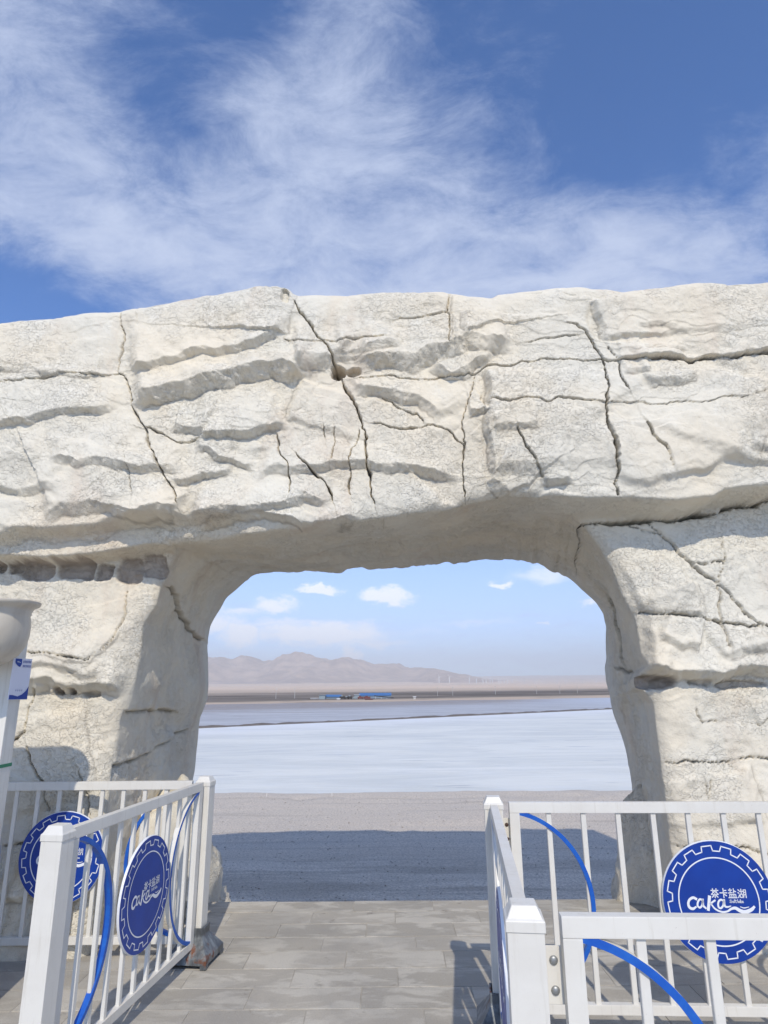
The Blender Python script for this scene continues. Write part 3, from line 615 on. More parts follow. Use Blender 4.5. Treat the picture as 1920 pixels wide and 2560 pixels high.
# rounded arrises
d_in = np.hypot(FX - OF[:, None, 0], FZ - OF[:, None, 1]); d_out = np.hypot(FX - BO[:, None, 0], FZ - BO[:, None, 1])
FY = FY + .07 * np.exp(-(d_in / .05)) + .10 * np.exp(-(d_out / .045))
# --- the reveal: from the front edge of the opening to its back edge
tr = np.linspace(0, 1, NRV + 1)[1:]
ease = tr
RX = OF[:, None, 0] + (OB - OF)[:, None, 0] * ease; RZ = OF[:, None, 1] + (OB - OF)[:, None, 1] * ease
RY = FY[:, -1:] + (BACK - FY[:, -1:]) * tr
tan = np.gradient(OF, axis=0) + np.gradient(OB, axis=0); tan = soften(tan, 41); tan /= np.linalg.norm(tan, axis=1, keepdims=True) + 1e-9
nin = np.stack([tan[:, 1], -tan[:, 0]], -1)                             # into the opening (line runs left foot > top > right foot)
blend = np.sin(np.clip(tr, 0, 1) * math.pi) ** .6
rr = (.055 * fbm(RX * 1.3, RY * 1.3, RZ * 1.3, 161, 3) + .022 * fbm(RX * 4, RY * 4, RZ * 4, 171, 4) + .006 * fbm(RX * 15, RY * 15, RZ * 15, 181, 3)) * blend
rdirt_shade = np.zeros_like(RX); rstain = np.zeros_like(RX)
def rcrack(pts, x, w=.010, d=.05, side=-1):
    P = np.array([at_x(u, v, x)[[1, 2]] for u, v in pts]); m = (np.sign(RX) == side) & (RZ < 2.75)
    yy, zz = RY[m] + .015 * fbm(RY[m] * 7, RZ[m] * 7, 0 * RY[m], 5, 3), RZ[m] + .015 * fbm(RY[m] * 7, RZ[m] * 7, 0 * RY[m] + 2, 5, 3)
    q, s, al = polydist(yy, zz, P); g = np.exp(-(q / w) ** 2); rr[m] -= d * g; rdirt_shade[m] = np.maximum(rdirt_shade[m], .7 * g); rr[m] += .02 * s * np.exp(-q / .12)  # reveal cracks get the same dirt and painted shade
rcrack([(374, 1470), (405, 1493), (420, 1528), (463, 1566), (509, 1597)], -1.93)
rcrack([(239, 1948), (293, 1917), (386, 1882), (444, 1840), (471, 1821)], -1.97)
rcrack([(330, 1775), (390, 1778), (440, 1780)], -1.95, .012, .03)
rcrack([(1520, 1500), (1545, 1580), (1560, 1650)], 2.2, .010, .05, 1); rcrack([(1530, 1668), (1560, 1676), (1600, 1680)], 2.2, .012, .05, 1)
RX = RX + nin[:, None, 0] * rr; RZ = RZ + nin[:, None, 1] * rr
# bulge of the right reveal under the spring line, and the recess below it
# --- back face and the weathered top, coarse
tb = np.linspace(0, 1, NB + 1)[1:]
BX = OB[:, None, 0] * (1 - tb) + BO[:, None, 0] * tb; BZ = OB[:, None, 1] * (1 - tb) + (BO[:, None, 1]) * tb
BX[:, 0] = RX[:, -1] * .5 + BX[:, 0] * .5
BY = BACK + .10 * fbm(BX * 1.2, BZ * 1.2, 0 * BX, 191, 4) + .12 * np.sin(np.clip(tb, 0, .5) * math.pi)
tt = np.linspace(0, 1, 20)[1:-1]
cen = np.array([0, 2.3]); dirv = BO - cen; dirv /= np.linalg.norm(dirv, axis=1, keepdims=True)
TY = BY[:, -1:] + (FY[:, :1] - BY[:, -1:]) * tt
swell = .16 * np.sin(tt * math.pi) ** .5
TX = BO[:, None, 0] + 0 * tt; TZ = BO[:, None, 1] + swell * sstep(3.5, 4.2, BO[:, None, 1]) + .05 * fbm(TX * 2, TY * 2, 0 * TX, 201, 4) * np.sin(tt * math.pi)
AX = np.concatenate([FX, RX, BX, TX], 1); AY = np.concatenate([FY, RY, BY, TY], 1); AZ = np.concatenate([FZ, RZ, BZ, TZ], 1)
ST = np.concatenate([stain, rstain, 0 * BX, 0 * TX], 1); DT = np.concatenate([dirt_shade, rdirt_shade, 0 * BX, 0 * TX], 1)
ncol = AX.shape[1]
i = np.arange(NS - 1)[:, None] * ncol; j = np.arange(ncol)[None, :]; j2 = (j + 1) % ncol
Q = np.stack([i + j, i + j2, i + ncol + j2, i + ncol + j], -1).reshape(-1, 4)
V = np.stack([AX, AY, AZ], -1).reshape(-1, 3); ST = ST.ravel(); DT = DT.ravel()
Vc = V[Q].mean(1)
split = np.interp(Vc[:, 0], lip[:, 0], lip[:, 1]) - .05
kind_ = np.where(Vc[:, 2] > split, 0, np.where(Vc[:, 0] < 0, 1, 2))
arch = empty('rock_arch', (0, 5.9, 0), label='tall cream-white artificial rock archway with cracked ledges spanning the walkway', cat='rock arch')
for k, nm in ((0, 'lintel'), (1, 'pillar'), (2, 'pillar')):
    q = Q[kind_ == k]; used, inv = np.unique(q, return_inverse=True)
    me = np_mesh(nm, V[used] - np.array([0, 5.9, 0]), inv.reshape(-1, 4))
    for an, arr in (('stain', ST), ('dirt_shade', DT)):
        a = me.attributes.new(an, 'FLOAT', 'POINT'); a.data.foreach_set('value', arr[used].astype(np.float32))
    link(nm, me, M_STONE, arch)
# rocks that flare out at the feet of the pillars
def foot_rock(name, c, r, seed, parent, squash=1.0):
    nu, nv = 64, 40; th = np.linspace(0, 2 * math.pi, nu); ph = np.linspace(0, math.pi, nv); T, P = np.meshgrid(th, ph, indexing='ij')
    d = np.stack([np.sin(P) * np.cos(T), np.sin(P) * np.sin(T), np.cos(P)], -1)
    pl = np.random.default_rng(seed).normal(0, 1, (16, 3)); pl /= np.linalg.norm(pl, axis=1, keepdims=True); pl[:, 2] *= .8
    sup = np.max(np.einsum('uvk,pk->uvp', d, pl), -1); rad = 1 / np.maximum(sup, .55) * .82
    rad = rad * (1 + .10 * fbm(d[..., 0] * 2.5, d[..., 1] * 2.5, d[..., 2] * 4, seed, 5, .6))
    P3 = d * rad[..., None] * np.array(r); P3[-1] = P3[0]
    me = np_mesh(name, (P3 + np.array(c) - np.array([0, 5.9, 0])).reshape(-1, 3), grid_quads(nu, nv))
    link(name, me, M_STONE, parent)
foot_rock('base_stone', (-1.92, 6.10, -.25), (.54, .60, 1.05), 3, arch); foot_rock('base_stone', (-1.80, 6.40, -.6), (.50, .55, .75), 4, arch)
foot_rock('base_stone', (2.40, 6.12, -.25), (.56, .45, .95), 6, arch)

# ------------------------------------------------------------------ barriers
POST_TOP = 1.075
def post_meshes():
    shaft = box_mesh('shaft', (-.05, -.05, .13), (.05, .05, POST_TOP), .004, 2); shaft.materials.append(M_WHITE)
    bm = bmesh.new()
    prof = [(.0535, POST_TOP - .012), (.0535, POST_TOP + .016), (.047, POST_TOP + .022), (.034, POST_TOP + .050), (.0, POST_TOP + .052)]
    rings = []
    for r, z in prof[:-1]: rings.append([bm.verts.new((sx * r, sy * r, z)) for sx, sy in ((-1, -1), (1, -1), (1, 1), (-1, 1))])
    for a, b in zip(rings, rings[1:]):
        for k in range(4): bm.faces.new((a[k], a[(k + 1) % 4], b[(k + 1) % 4], b[k]))
    bm.faces.new(rings[-1]); bm.faces.new(rings[0][::-1])
    cap = bm_done(bm, 'cap', .0018); cap.materials.append(M_WHITE)
    bm = bmesh.new()
    prof = [(.135, .022), (.135, .060), (.068, .150), (.064, .160), (.066, .205), (.056, .205), (.056, .10)]
    rings = []
    for r, z in prof: rings.append([bm.verts.new((sx * r, sy * r * (1.12 if z < .1 else 1), z)) for sx, sy in ((-1, -1), (1, -1), (1, 1), (-1, 1))])
    for a, b in zip(rings, rings[1:]):
        for k in range(4): bm.faces.new((a[k], a[(k + 1) % 4], b[(k + 1) % 4], b[k]))
    bm.faces.new(rings[0][::-1])
    for sx in (-1, 1):
        for sy in (-1, 1):
            bm_box(bm, (min(sx * .135, sx * .095), min(sy * .151, sy * .105), 0), (max(sx * .135, sx * .095), max(sy * .151, sy * .105), .0225))
    foot = bm_done(bm, 'foot', .0025); foot.materials.append(M_IRON)
    return shaft, cap, foot
_sh, _cap, _ft = post_meshes()
def post(x, y, rz, label):
    t = empty('barrier_post', (x, y, 0), rz, label=label, cat='post', group='white barrier posts on iron feet')
    for nm, me in (('shaft', _sh), ('cap', _cap), ('foot', _ft)): link(nm, me, None, t)
    return t
LN, LF, RF, RN = (-1.475, 3.16), (-1.262, 4.82), (.592, 3.85), (.380, 2.02)
a_l = math.atan2(LF[1] - LN[1], LF[0] - LN[0]); a_r = math.atan2(RF[1] - RN[1], RF[0] - RN[0])
post(*LN, a_l - math.pi / 2, 'white square barrier post beside the walkway in front of the hooded stand')
post(*LF, a_l - math.pi / 2, 'white square barrier post whose rusty iron foot stands in plain view')
post(*RF, a_r - math.pi / 2, 'white capped barrier post holding a bracket with two dark rusty bolts')
post(*RN, a_r - math.pi / 2, 'white capped barrier post holding a bracket with two round grey bolts')

def strip_mesh(name, strokes, scale, y=0.0):
    """flat brush strokes in the x-z plane: each stroke is (points, widths)"""
    bm = bmesh.new()
    for pts, w in strokes:
        P = [Vector((p[0], p[1])) for p in pts]; n = len(P); W = [w] * n if np.isscalar(w) else list(w)
        Lf, Rt = [], []
        for k in range(n):
            d = (P[min(k + 1, n - 1)] - P[max(k - 1, 0)]);
            if d.length < 1e-9: d = Vector((1, 0))
            d.normalize(); nn = Vector((-d.y, d.x)) * W[k] / 2
            ext = d * (W[k] * .35) * (-1 if k == 0 else (1 if k == n - 1 else 0))
            Lf.append(bm.verts.new(((P[k] + nn + ext).x * scale, y, (P[k] + nn + ext).y * scale))); Rt.append(bm.verts.new(((P[k] - nn + ext).x * scale, y, (P[k] - nn + ext).y * scale)))
        for k in range(n - 1): bm.faces.new((Rt[k], Rt[k + 1], Lf[k + 1], Lf[k]))
    me = bpy.data.meshes.new(name); bm.to_mesh(me); bm.free(); return me
def smooth_path(pts, n=5):
    P = np.array(pts, float); P = np.vstack([2 * P[0] - P[1], P, 2 * P[-1] - P[-2]]); out = []
    for k in range(1, len(P) - 2):
        for t in np.linspace(0, 1, n, endpoint=False):
            a, b, c, d = P[k - 1], P[k], P[k + 1], P[k + 2]
            out.append(.5 * (2 * b + (c - a) * t + (2 * a - 5 * b + 4 * c - d) * t * t + (3 * b - a - 3 * c + d) * t ** 3))
    out.append(P[-2]); return np.array(out)
def S(pts, w, curve=True):
    """stroke in the pixel frame of the emblem (centre 965, 932, radius 780)"""
    q = [((p[0] - 965) / 780.0, (932 - p[1]) / 780.0) for p in pts]
    ws = [w] * len(pts) if np.isscalar(w) else w
    if curve and len(q) > 2:
        r = smooth_path([(a[0], a[1], ww) for a, ww in zip(q, ws)]); return [(p[0], p[1]) for p in r], [p[2] / 780.0 for p in r]
    return q, [x / 780.0 for x in ws]
letter = [S([(648, 905), (605, 888), (552, 915), (528, 965), (540, 1012), (585, 1030), (632, 1005)], [34, 34, 32, 34, 36, 34, 22]),
          S([(738, 925), (700, 908), (668, 940), (656, 990), (682, 1014), (715, 990), (736, 935)], 26), S([(738, 912), (734, 985), (768, 1022)], [30, 30, 24]),
          S([(838, 876), (818, 960), (798, 1040)], [44, 40, 40], False), S([(908, 922), (868, 945), (838, 968)], 24),
          S([(845, 962), (895, 1028), (980, 1066), (1060, 1060), (1120, 1028), (1180, 1018), (1240, 1050), (1310, 1066), (1400, 1036), (1444, 1000)], [18, 24, 24, 24, 30, 40, 48, 50, 44, 30]),
          S([(1032, 932), (990, 912), (952, 946), (946, 1002), (975, 1020), (1012, 988), (1030, 935)], 26), S([(1036, 915), (1036, 990), (1072, 1004), (1120, 992)], [28, 28, 22, 12]),
          S([(1250, 1000), (1300, 1015), (1370, 1002)], [8, 14, 8])]
for seg in ([(868, 795), (968, 795)], [(893, 772), (893, 815)], [(942, 772), (942, 815)], [(918, 805), (868, 845)], [(918, 805), (968, 845)], [(885, 850), (952, 850)], [(918, 835), (918, 888)], [(900, 862), (878, 882)], [(936, 862), (958, 882)],
            [(1040, 770), (1040, 822)], [(1040, 795), (1080, 795)], [(990, 825), (1090, 825)], [(1040, 825), (1040, 888)], [(1045, 840), (1080, 862)],
            [(1115, 790), (1160, 790)], [(1137, 772), (1137, 825)], [(1112, 827), (1165, 822)], [(1185, 772), (1185, 828)], [(1185, 795), (1215, 810)], [(1125, 845), (1210, 845)], [(1125, 845), (1125, 882)], [(1210, 845), (1210, 882)], [(1153, 845), (1153, 882)], [(1182, 845), (1182, 882)], [(1108, 886), (1225, 886)],
            [(1248, 785), (1262, 795)], [(1243, 822), (1258, 830)], [(1262, 850), (1245, 885)], [(1268, 805), (1312, 805)], [(1290, 775), (1290, 840)], [(1272, 842), (1308, 842)], [(1308, 842), (1308, 882)], [(1308, 882), (1272, 882)], [(1272, 882), (1272, 842)], [(1322, 785), (1322, 860)], [(1322, 860), (1314, 885)], [(1322, 785), (1352, 785)], [(1352, 785), (1352, 885)], [(1322, 818), (1352, 818)], [(1322, 848), (1352, 848)]):
    letter.append(S(seg, 13, False))
for seg in ([(1141, 918), (1120, 914), (1116, 928), (1138, 936), (1136, 950), (1112, 947)], [(1166, 930), (1152, 932), (1150, 948), (1166, 946), (1167, 928), (1167, 951)], [(1181, 908), (1181, 951)], [(1198, 912), (1197, 945), (1206, 951)], [(1190, 924), (1208, 922)],
            [(1226, 908), (1226, 951)], [(1252, 930), (1238, 932), (1236, 948), (1252, 946), (1253, 928), (1253, 951)], [(1264, 908), (1264, 951)], [(1278, 926), (1266, 938), (1280, 951)], [(1286, 938), (1304, 937), (1298, 926), (1287, 932), (1288, 948), (1304, 949)]):
    letter.append(S(seg, 7.5, False))
DISC_R = .285
LETTER = strip_mesh('lettering', letter, DISC_R); LETTER.materials.append(M_PRINT)
def circ(r, n=96): return [(r * math.cos(a), r * math.sin(a)) for a in np.linspace(0, 2 * math.pi, n + 1)]
RINGLINE = strip_mesh('ring_line', [(circ(.72), .022)], DISC_R); RINGLINE.materials.append(M_PRINT)
gear = []
for k in range(16):
    a = 2 * math.pi * k / 16 + .12; h = math.pi / 16
    for r_, t_ in ((.925, a - h * .50), (.925, a + h * .50), (.835, a + h * .62), (.835, a + 2 * h - h * .62)): gear.append((r_ * math.cos(t_), r_ * math.sin(t_)))
gear.append(gear[0])
GEAR = strip_mesh('gear_outline', [([gear[k], gear[k + 1]], .020) for k in range(len(gear) - 1)], DISC_R); GEAR.materials.append(M_PRINT)
def disc_mesh():
    bm = bmesh.new(); n = 80
    f = [bm.verts.new((DISC_R * math.cos(a), -.007, DISC_R * math.sin(a))) for a in np.linspace(0, 2 * math.pi, n, endpoint=False)]
    b = [bm.verts.new((DISC_R * 1.012 * math.cos(a), .005, DISC_R * 1.012 * math.sin(a))) for a in np.linspace(0, 2 * math.pi, n, endpoint=False)]
    ff = bm.faces.new(f); bb = bm.faces.new(b[::-1]); bb.material_index = 1
    for k in range(n):
        s = bm.faces.new((f[k], b[k], b[(k + 1) % n], f[(k + 1) % n])); s.material_index = 1
    bmesh.ops.recalc_face_normals(bm, faces=list(bm.faces))
    me = bpy.data.meshes.new('badge'); bm.to_mesh(me); bm.free(); me.materials.append(M_BLUE); me.materials.append(M_PRINT); return me
DISC = disc_mesh()
def bolt_mesh(r, m):
    bm = bmesh.new(); bmesh.ops.create_uvsphere(bm, u_segments=12, v_segments=8, radius=r)
    for v in bm.verts: v.co.y *= .55
    me = bm_done(bm, 'bolt', 0, smooth=True); me.materials.append(m); return me
BOLT_A, BOLT_B = bolt_mesh(.012, M_BOLT), bolt_mesh(.010, M_BOLTDARK)
P_TOP, P_BOT, RAIL = 1.095, .100, .054
BAR = box_mesh('bar', (-.0135, -.010, P_BOT + .04), (.0135, .010, P_TOP - RAIL + .004), .002); BAR.materials.append(M_WHITE)
STILE = box_mesh('stile', (-RAIL / 2, -.020, P_BOT), (RAIL / 2, .020, P_TOP - RAIL - .0005), .003, 2); STILE.materials.append(M_WHITE)
def arc_mesh(sgn):
    z0, z1 = P_BOT + .045, P_TOP - RAIL; h = (z1 - z0) / 2; bul = .36; r = (h * h + bul * bul) / (2 * bul); zc = (z0 + z1) / 2; xc = bul - r
    a0 = math.atan2(h, -xc) ; bm = bmesh.new(); prev = None
    for a in np.linspace(a0, -a0, 44):
        ring_ = []
        for dr, dy in ((-.011, -.018), (.011, -.018), (.011, .012), (-.011, .012)): ring_.append(bm.verts.new((sgn * (xc + (r + dr) * math.cos(a)), dy, zc + (r + dr) * math.sin(a))))
        if prev:
            for k in range(4): f = bm.faces.new((prev[k], prev[(k + 1) % 4], ring_[(k + 1) % 4], ring_[k])); f.material_index = 0 if k in (0, 1, 2, 3) and k != 1 else 1
        prev = ring_
    me = bm_done(bm, 'arc_strip'); me.materials.append(M_BLUESTRIP); me.materials.append(M_WHITE); return me
ARC = {1: arc_mesh(1), -1: arc_mesh(-1)}
def panel(a, b, nbar, label, bolt=BOLT_A, gap=.085, gap2=None, z0=0.0):
    """railing panel from post a to post b; its printed side is the side to the right of a > b"""
    ang = math.atan2(b[1] - a[1], b[0] - a[0]); full = math.hypot(b[0] - a[0], b[1] - a[1]); gap2 = gap if gap2 is None else gap2
    L = full - gap - gap2
    o = (a[0] + math.cos(ang) * gap, a[1] + math.sin(ang) * gap, z0)
    t = empty('barrier_railing', o, ang, label=label, cat='railing', group='white railing panels with round blue badges')
    me = box_mesh('top_rail', (0, -.020, P_TOP - RAIL), (L, .020, P_TOP), .003, 2); link('top_rail', me, M_WHITE, t)
    me = box_mesh('bottom_rail', (RAIL + .0005, -.019, P_BOT), (L - RAIL - .0005, .019, P_BOT + .045), .003, 2); link('bottom_rail', me, M_WHITE, t)
    for x in (RAIL / 2, L - RAIL / 2): s = link('stile', STILE, None, t); s.location.x = x
    for k in range(nbar):
        s = link('bar', BAR, None, t); s.location.x = RAIL + (L - 2 * RAIL) * (k + .85) / (nbar + .7)
    s = link('arc_strip', ARC[1], None, t); s.location.x = RAIL
    s = link('arc_strip', ARC[-1], None, t); s.location.x = L - RAIL
    d = link('badge', DISC, None, t); d.location = (L / 2, -.027, .622)
    for nm, m_, dy in (('gear_outline', GEAR, -.0085), ('ring_line', RINGLINE, -.0085), ('lettering', LETTER, -.0087)): q = link(nm, m_, None, d); q.location.y = dy
    for zz in (.94, .27):
        for x0, x1 in ((-(gap - .052), .004), (L - .004, L + gap2 - .052)):
            if x1 - x0 < .01: continue
            me = box_mesh('bracket', (x0, .021, zz - .07), (x1 + (.03 if x0 < 0 else 0), .027, zz + .07), .001)
            br = link('bracket', me, M_WHITE, t)
            for dz_ in (-.036, .036): q = link('bolt', bolt, None, br); q.location = ((x0 + x1) / 2, .019, zz + dz_)
    return t
panel(LN, LF, 9, 'white railing running from the hooded stand towards the arch along the walkway')
panel((LF[0] - 1.88, LF[1] - .01), LF, 10, 'white railing close in front of the shaded arch pillar with a partly hidden badge', gap=.10, gap2=.09)
panel(RF, (RF[0] + 2.30, RF[1] - .10), 10, 'white railing before the sunlit arch pillar, its blue badge crossed by another rail', BOLT_B, gap=.085, gap2=.10)
panel(RF, RN, 9, 'white railing seen almost edge-on between two capped posts', gap=.08)
panel(RN, (RN[0] + 2.30, RN[1] - .115), 10, 'white railing whose wide top rail crosses in front of a blue badge', BOLT_A, gap=.10, gap2=.10)
post(RF[0] + 2.30, RF[1] - .10, 0, 'white barrier post at the outer end of the badge panel by the sunlit pillar')
post(RN[0] + 2.30, RN[1] - .115, 0, 'white barrier post at the outer end of the panel with the wide top rail')
post(LF[0] - 1.88, LF[1] - .01, 0, 'white barrier post at the outer end of the panel by the shaded pillar')

# ------------------------------------------------------------------ sign pole with moulded hood, printed card
def _cream(nt, b):
    c = nt.coord(); n = nt.noise(nt.mapping(c, (1, 1, .4)), 9, 5, .6)
    nt.put(b.inputs['Base Color'], nt.mix(nt.ramp(n, .35, .7), (0.60, 0.545, 0.45, 1), (0.50, 0.445, 0.36, 1))); b.inputs['Roughness'].default_value = .45
M_CREAM = mat('cream_fibreglass', _cream)
M_GREEN = mat('green_tape', color=(0.01, 0.20, 0.09), rough=.5)
pole = empty('hooded_stand', (-2.295, 3.967, 0), label='white metal stand under a cream moulded hood, banded with green tape', cat='stand')
link('cabinet', box_mesh('cabinet', (-.52, -.062, 0), (.086, .062, 2.03), .006, 2), M_WHITE, pole)
link('tape_band', box_mesh('tape_band', (-.5225, -.0645, 1.282), (.0885, .0645, 1.301), 0), M_GREEN, pole)
KP = 1.52
def hood():
    n = 72; prof = [(0, 2.022), (.10, 2.020), (.150, 2.012), (.178, 2.022), (.181, 2.018), (.176, 2.008), (.158, 2.001), (.149, 1.996), (.152, 1.990), (.147, 1.984), (.151, 1.970), (.154, 1.945), (.153, 1.905), (.146, 1.87), (.126, 1.836), (.095, 1.810), (.055, 1.792), (0, 1.785)]
    V = []; th = np.linspace(0, 2 * math.pi, n)
    for r, z in prof:
        r *= KP; z = 1.7 + (z - 1.7) * KP
        sq = (np.abs(np.cos(th)) ** 2.6 + np.abs(np.sin(th)) ** 2.6) ** (-1 / 2.6)
        rr_ = r * sq * (1 + .012 * np.sin(3 * th + z * 9)); V.append(np.stack([rr_ * np.cos(th) * .92 + .010 - .45 * sstep(.12, -.12, np.cos(th)), rr_ * np.sin(th) * .95 - .277, z + .018 * np.cos(th - .4) * (r / .24) ** 2 * (z > 2.155)], -1))
    V = np.stack(V, 1).reshape(-1, 3)
    link('hood', np_mesh('hood', V, grid_quads(n, len(prof))), M_CREAM, pole)
hood()
# card taped to the walkway side of the pole
card = empty('printed_card', (-2.206, 3.884, 1.657), math.atan2(.138, .022), label='small white card with blue corners taped to the hooded stand', cat='card')
card.scale = (KP * .78, KP, KP)
link('board', box_mesh('board', (0, -.004, 0), (.135, 0, .158), .0006), mat('card_white', color=(.74, .74, .82), rough=.4), card)
def flat(name, polys, m, y=-.0052):
    bm = bmesh.new()
    for P in polys: bm.faces.new([bm.verts.new((p[0], y, p[1])) for p in P])
    me = bpy.data.meshes.new(name); bm.to_mesh(me); bm.free(); return link(name, me, m, card)
w_, h_ = .135, .158
wave = [(0.002, .002), (w_ - .002, .002), (w_ - .002, .052), (w_ - .018, .034), (w_ - .045, .020), (w_ * .45, .013), (w_ * .2, .018), (.002, .019)]
flat('blue_wave', [wave], M_BLUE)
drop = [(.012, h_ - .002), (.058, h_ - .002), (.060, h_ - .022), (.050, h_ - .034), (.034, h_ - .030), (.018, h_ - .022), (.012, h_ - .016)]
flat('blue_corner', [drop[::-1]], M_BLUE)
t_ = bpy.data.objects.new('logo_text', strip_mesh('logo_text', letter[:9], .020, 0)); COL.objects.link(t_); t_.data.materials.append(M_PRINT); t_.parent = card; t_.location = (.036, -.0062, h_ - .013)
rows = []
for zz in (h_ - .010, h_ - .027):
    for k in range(6):
        x = .068 + k * .0102
        rows += [([(x, zz), (x + .0078, zz)], .0014), ([(x, zz - .0052), (x + .0078, zz - .0052)], .0013), ([(x + .004, zz + .002), (x + .004, zz - .008)], .0014), ([(x + .0008, zz - .0026), (x + .0072, zz - .0026)], .001)]
q = bpy.data.objects.new('text_lines', strip_mesh('text_lines', rows, 1.0, -.0055)); COL.objects.link(q); q.data.materials.append(M_BLUE); q.parent = card
rows = [([(.040 + k * .014, .036), (.046 + k * .014, .036)], .0016) for k in range(4)] + [([(.043 + k * .014, .031), (.043 + k * .014, .041)], .0014) for k in range(4)]
q = bpy.data.objects.new('caption', strip_mesh('caption', rows, 1.0, -.0055)); COL.objects.link(q); q.data.materials.append(M_BLUE); q.parent = card

# ------------------------------------------------------------------ far shore: salt works, poles, turbines
def ground_z(x, y): return float(z_plain(np.array([[x]], float), np.array([[y]], float))[0, 0])
def far_box(name, u0, u1, v0, y, depth, m, label, cat, roof=None, roof_h=0, slope=0.0, group=None, lift=0.0):
    a, b = at_y(u0, v0, y), at_y(u1, v0, y); x0, x1 = a[0], b[0]; gz = ground_z((x0 + x1) / 2, y) - .3
    h = max(a[2] - gz, .8); xc, hw = (x0 + x1) / 2, (x1 - x0) / 2
    t = empty(name, (xc, y, gz), label=label, cat=cat, group=group)
    link('wall', box_mesh('wall', (-hw, 0, lift), (hw, depth, h), .0), m, t)
    if roof is not None:
        bm = bmesh.new(); e = .5
        sec = [(-e, h + .02), (depth / 2, h + roof_h), (depth + e, h + .02)]
        A = [bm.verts.new((-hw - e, p[0], p[1] - slope * hw)) for p in sec]; B = [bm.verts.new((hw + e, p[0], p[1] + slope * hw)) for p in sec]
        for k in (0, 1): bm.faces.new((A[k], A[k + 1], B[k + 1], B[k]))
        bm.faces.new(A); bm.faces.new(B[::-1]); bm.faces.new((A[0], B[0], B[2], A[2]))
        link('roof', bm_done(bm, 'roof'), roof, t)
    return t
mm = lambda n, c, r=.7: mat(n, color=c, rough=r)
M_BROOF = mm('blue_sheet_roof', (.045, .16, .38)); M_GREYB = mm('grey_cladding', (.28, .34, .36)); M_DARKM = mm('dark_machinery', (.030, .024, .022)); M_REDM = mm('dull_red_steel', (.16, .035, .028)); M_PALE = mm('pale_wall', (.62, .60, .56)); M_BWALL = mm('blue_grey_wall', (.20, .26, .32))
YB = 483.
far_box('storage_shed', 899, 977, 1739.5, YB + 20, 14, M_BWALL, 'very long low shed with a blue metal roof at the salt works', 'shed', M_BROOF, 2.0)
far_box('storage_shed', 815, 852, 1742.5, YB + 8, 9, M_BWALL, 'bright blue roofed shed beside the square grey building', 'shed', M_BROOF, 1.6, -.02)
far_box('works_building', 798, 812.5, 1738.5, YB, 8, M_GREYB, 'square grey-green clad building at the end of the salt works', 'building', M_GREYB, .3)
far_box('works_building', 886, 898, 1737, YB + 10, 7, M_GREYB, 'small pale grey block at the end of the long blue shed', 'building', M_PALE, .3)
far_box('works_building', 777, 799, 1748, YB + 2, 5, M_PALE, 'low white hut next to the square grey building', 'hut', M_PALE, .4)
for u0, u1, v0, m_, lb in ((849, 862, 1741, M_DARKM, 'dark salt hopper beside the bright blue shed'), (861, 872, 1743, M_DARKM, 'low dark machine in the middle of the salt works'), (869, 880, 1741, M_DARKM, 'dark salt hopper with pale top in the works'), (894, 908, 1742.5, M_REDM, 'dark red harvester machine below the long blue shed'), (909, 926, 1742, M_REDM, 'wide dull red harvester machine at the salt works'), (880, 894, 1745, M_GREYB, 'low grey machine between the hoppers and harvesters'), (930, 938, 1744, M_BWALL, 'small blue-grey machine beside the conveyor')):
    t = far_box('salt_machine', u0, u1, v0, YB - 6, 4, m_, lb, 'machine', lift=.8, group='machines at the salt works')
    hw = (at_y(u1, v0, YB - 6)[0] - at_y(u0, v0, YB - 6)[0]) / 2; top = at_y(u0, v0, YB - 6)[2] - ground_z(0, YB - 6) + .3
    for k in (-1, 1): link('leg', box_mesh('leg', (k * hw * .7 - .3, 1, 0), (k * hw * .7 + .3, 3, .8), 0), m_, t)
    link('cabin', box_mesh('cabin', (-hw * .5, .5, top), (hw * .2, 3, top + .7), 0), M_GREYB if m_ is M_DARKM else m_, t)
cv = empty('conveyor', (at_y(960, 1745, YB - 4)[0], YB - 4, ground_z(5, YB)), label='long sloping conveyor belt below the end of the blue shed', cat='conveyor')
bm = bmesh.new()
vs = [bm.verts.new(p) for p in ((-7, 0, 2.6), (7, 0, .9), (7, 1.5, .9), (-7, 1.5, 2.6), (-7, 0, 1.9), (7, 0, .3), (7, 1.5, .3), (-7, 1.5, 1.9))]
for f in ((0, 1, 2, 3), (7, 6, 5, 4), (0, 4, 5, 1), (1, 5, 6, 2), (2, 6, 7, 3), (3, 7, 4, 0)): bm.faces.new([vs[k] for k in f])
link('belt', bm_done(bm, 'belt'), M_DARKM, cv)
for x, h in ((-6, 2.0), (-2, 1.5), (2, 1.0)): link('leg', box_mesh('leg', (x - .15, .4, 0), (x + .15, 1.0, h), 0), M_PALE, cv)
far_box('small_hut', 843, 849, 1748.5, 455, 3, M_PALE, 'tiny white hut on the sandy shore below the works', 'hut', M_PALE, .7)
far_box('small_hut', 1034, 1039, 1743, 470, 3, M_PALE, 'lone white hut on the shore well apart from the works', 'hut', M_PALE, .6)
far_box('salt_barge', 912, 932, 1751, 452, 4, M_REDM, 'low rusty red barge beached on the shore', 'barge', M_REDM, .3)
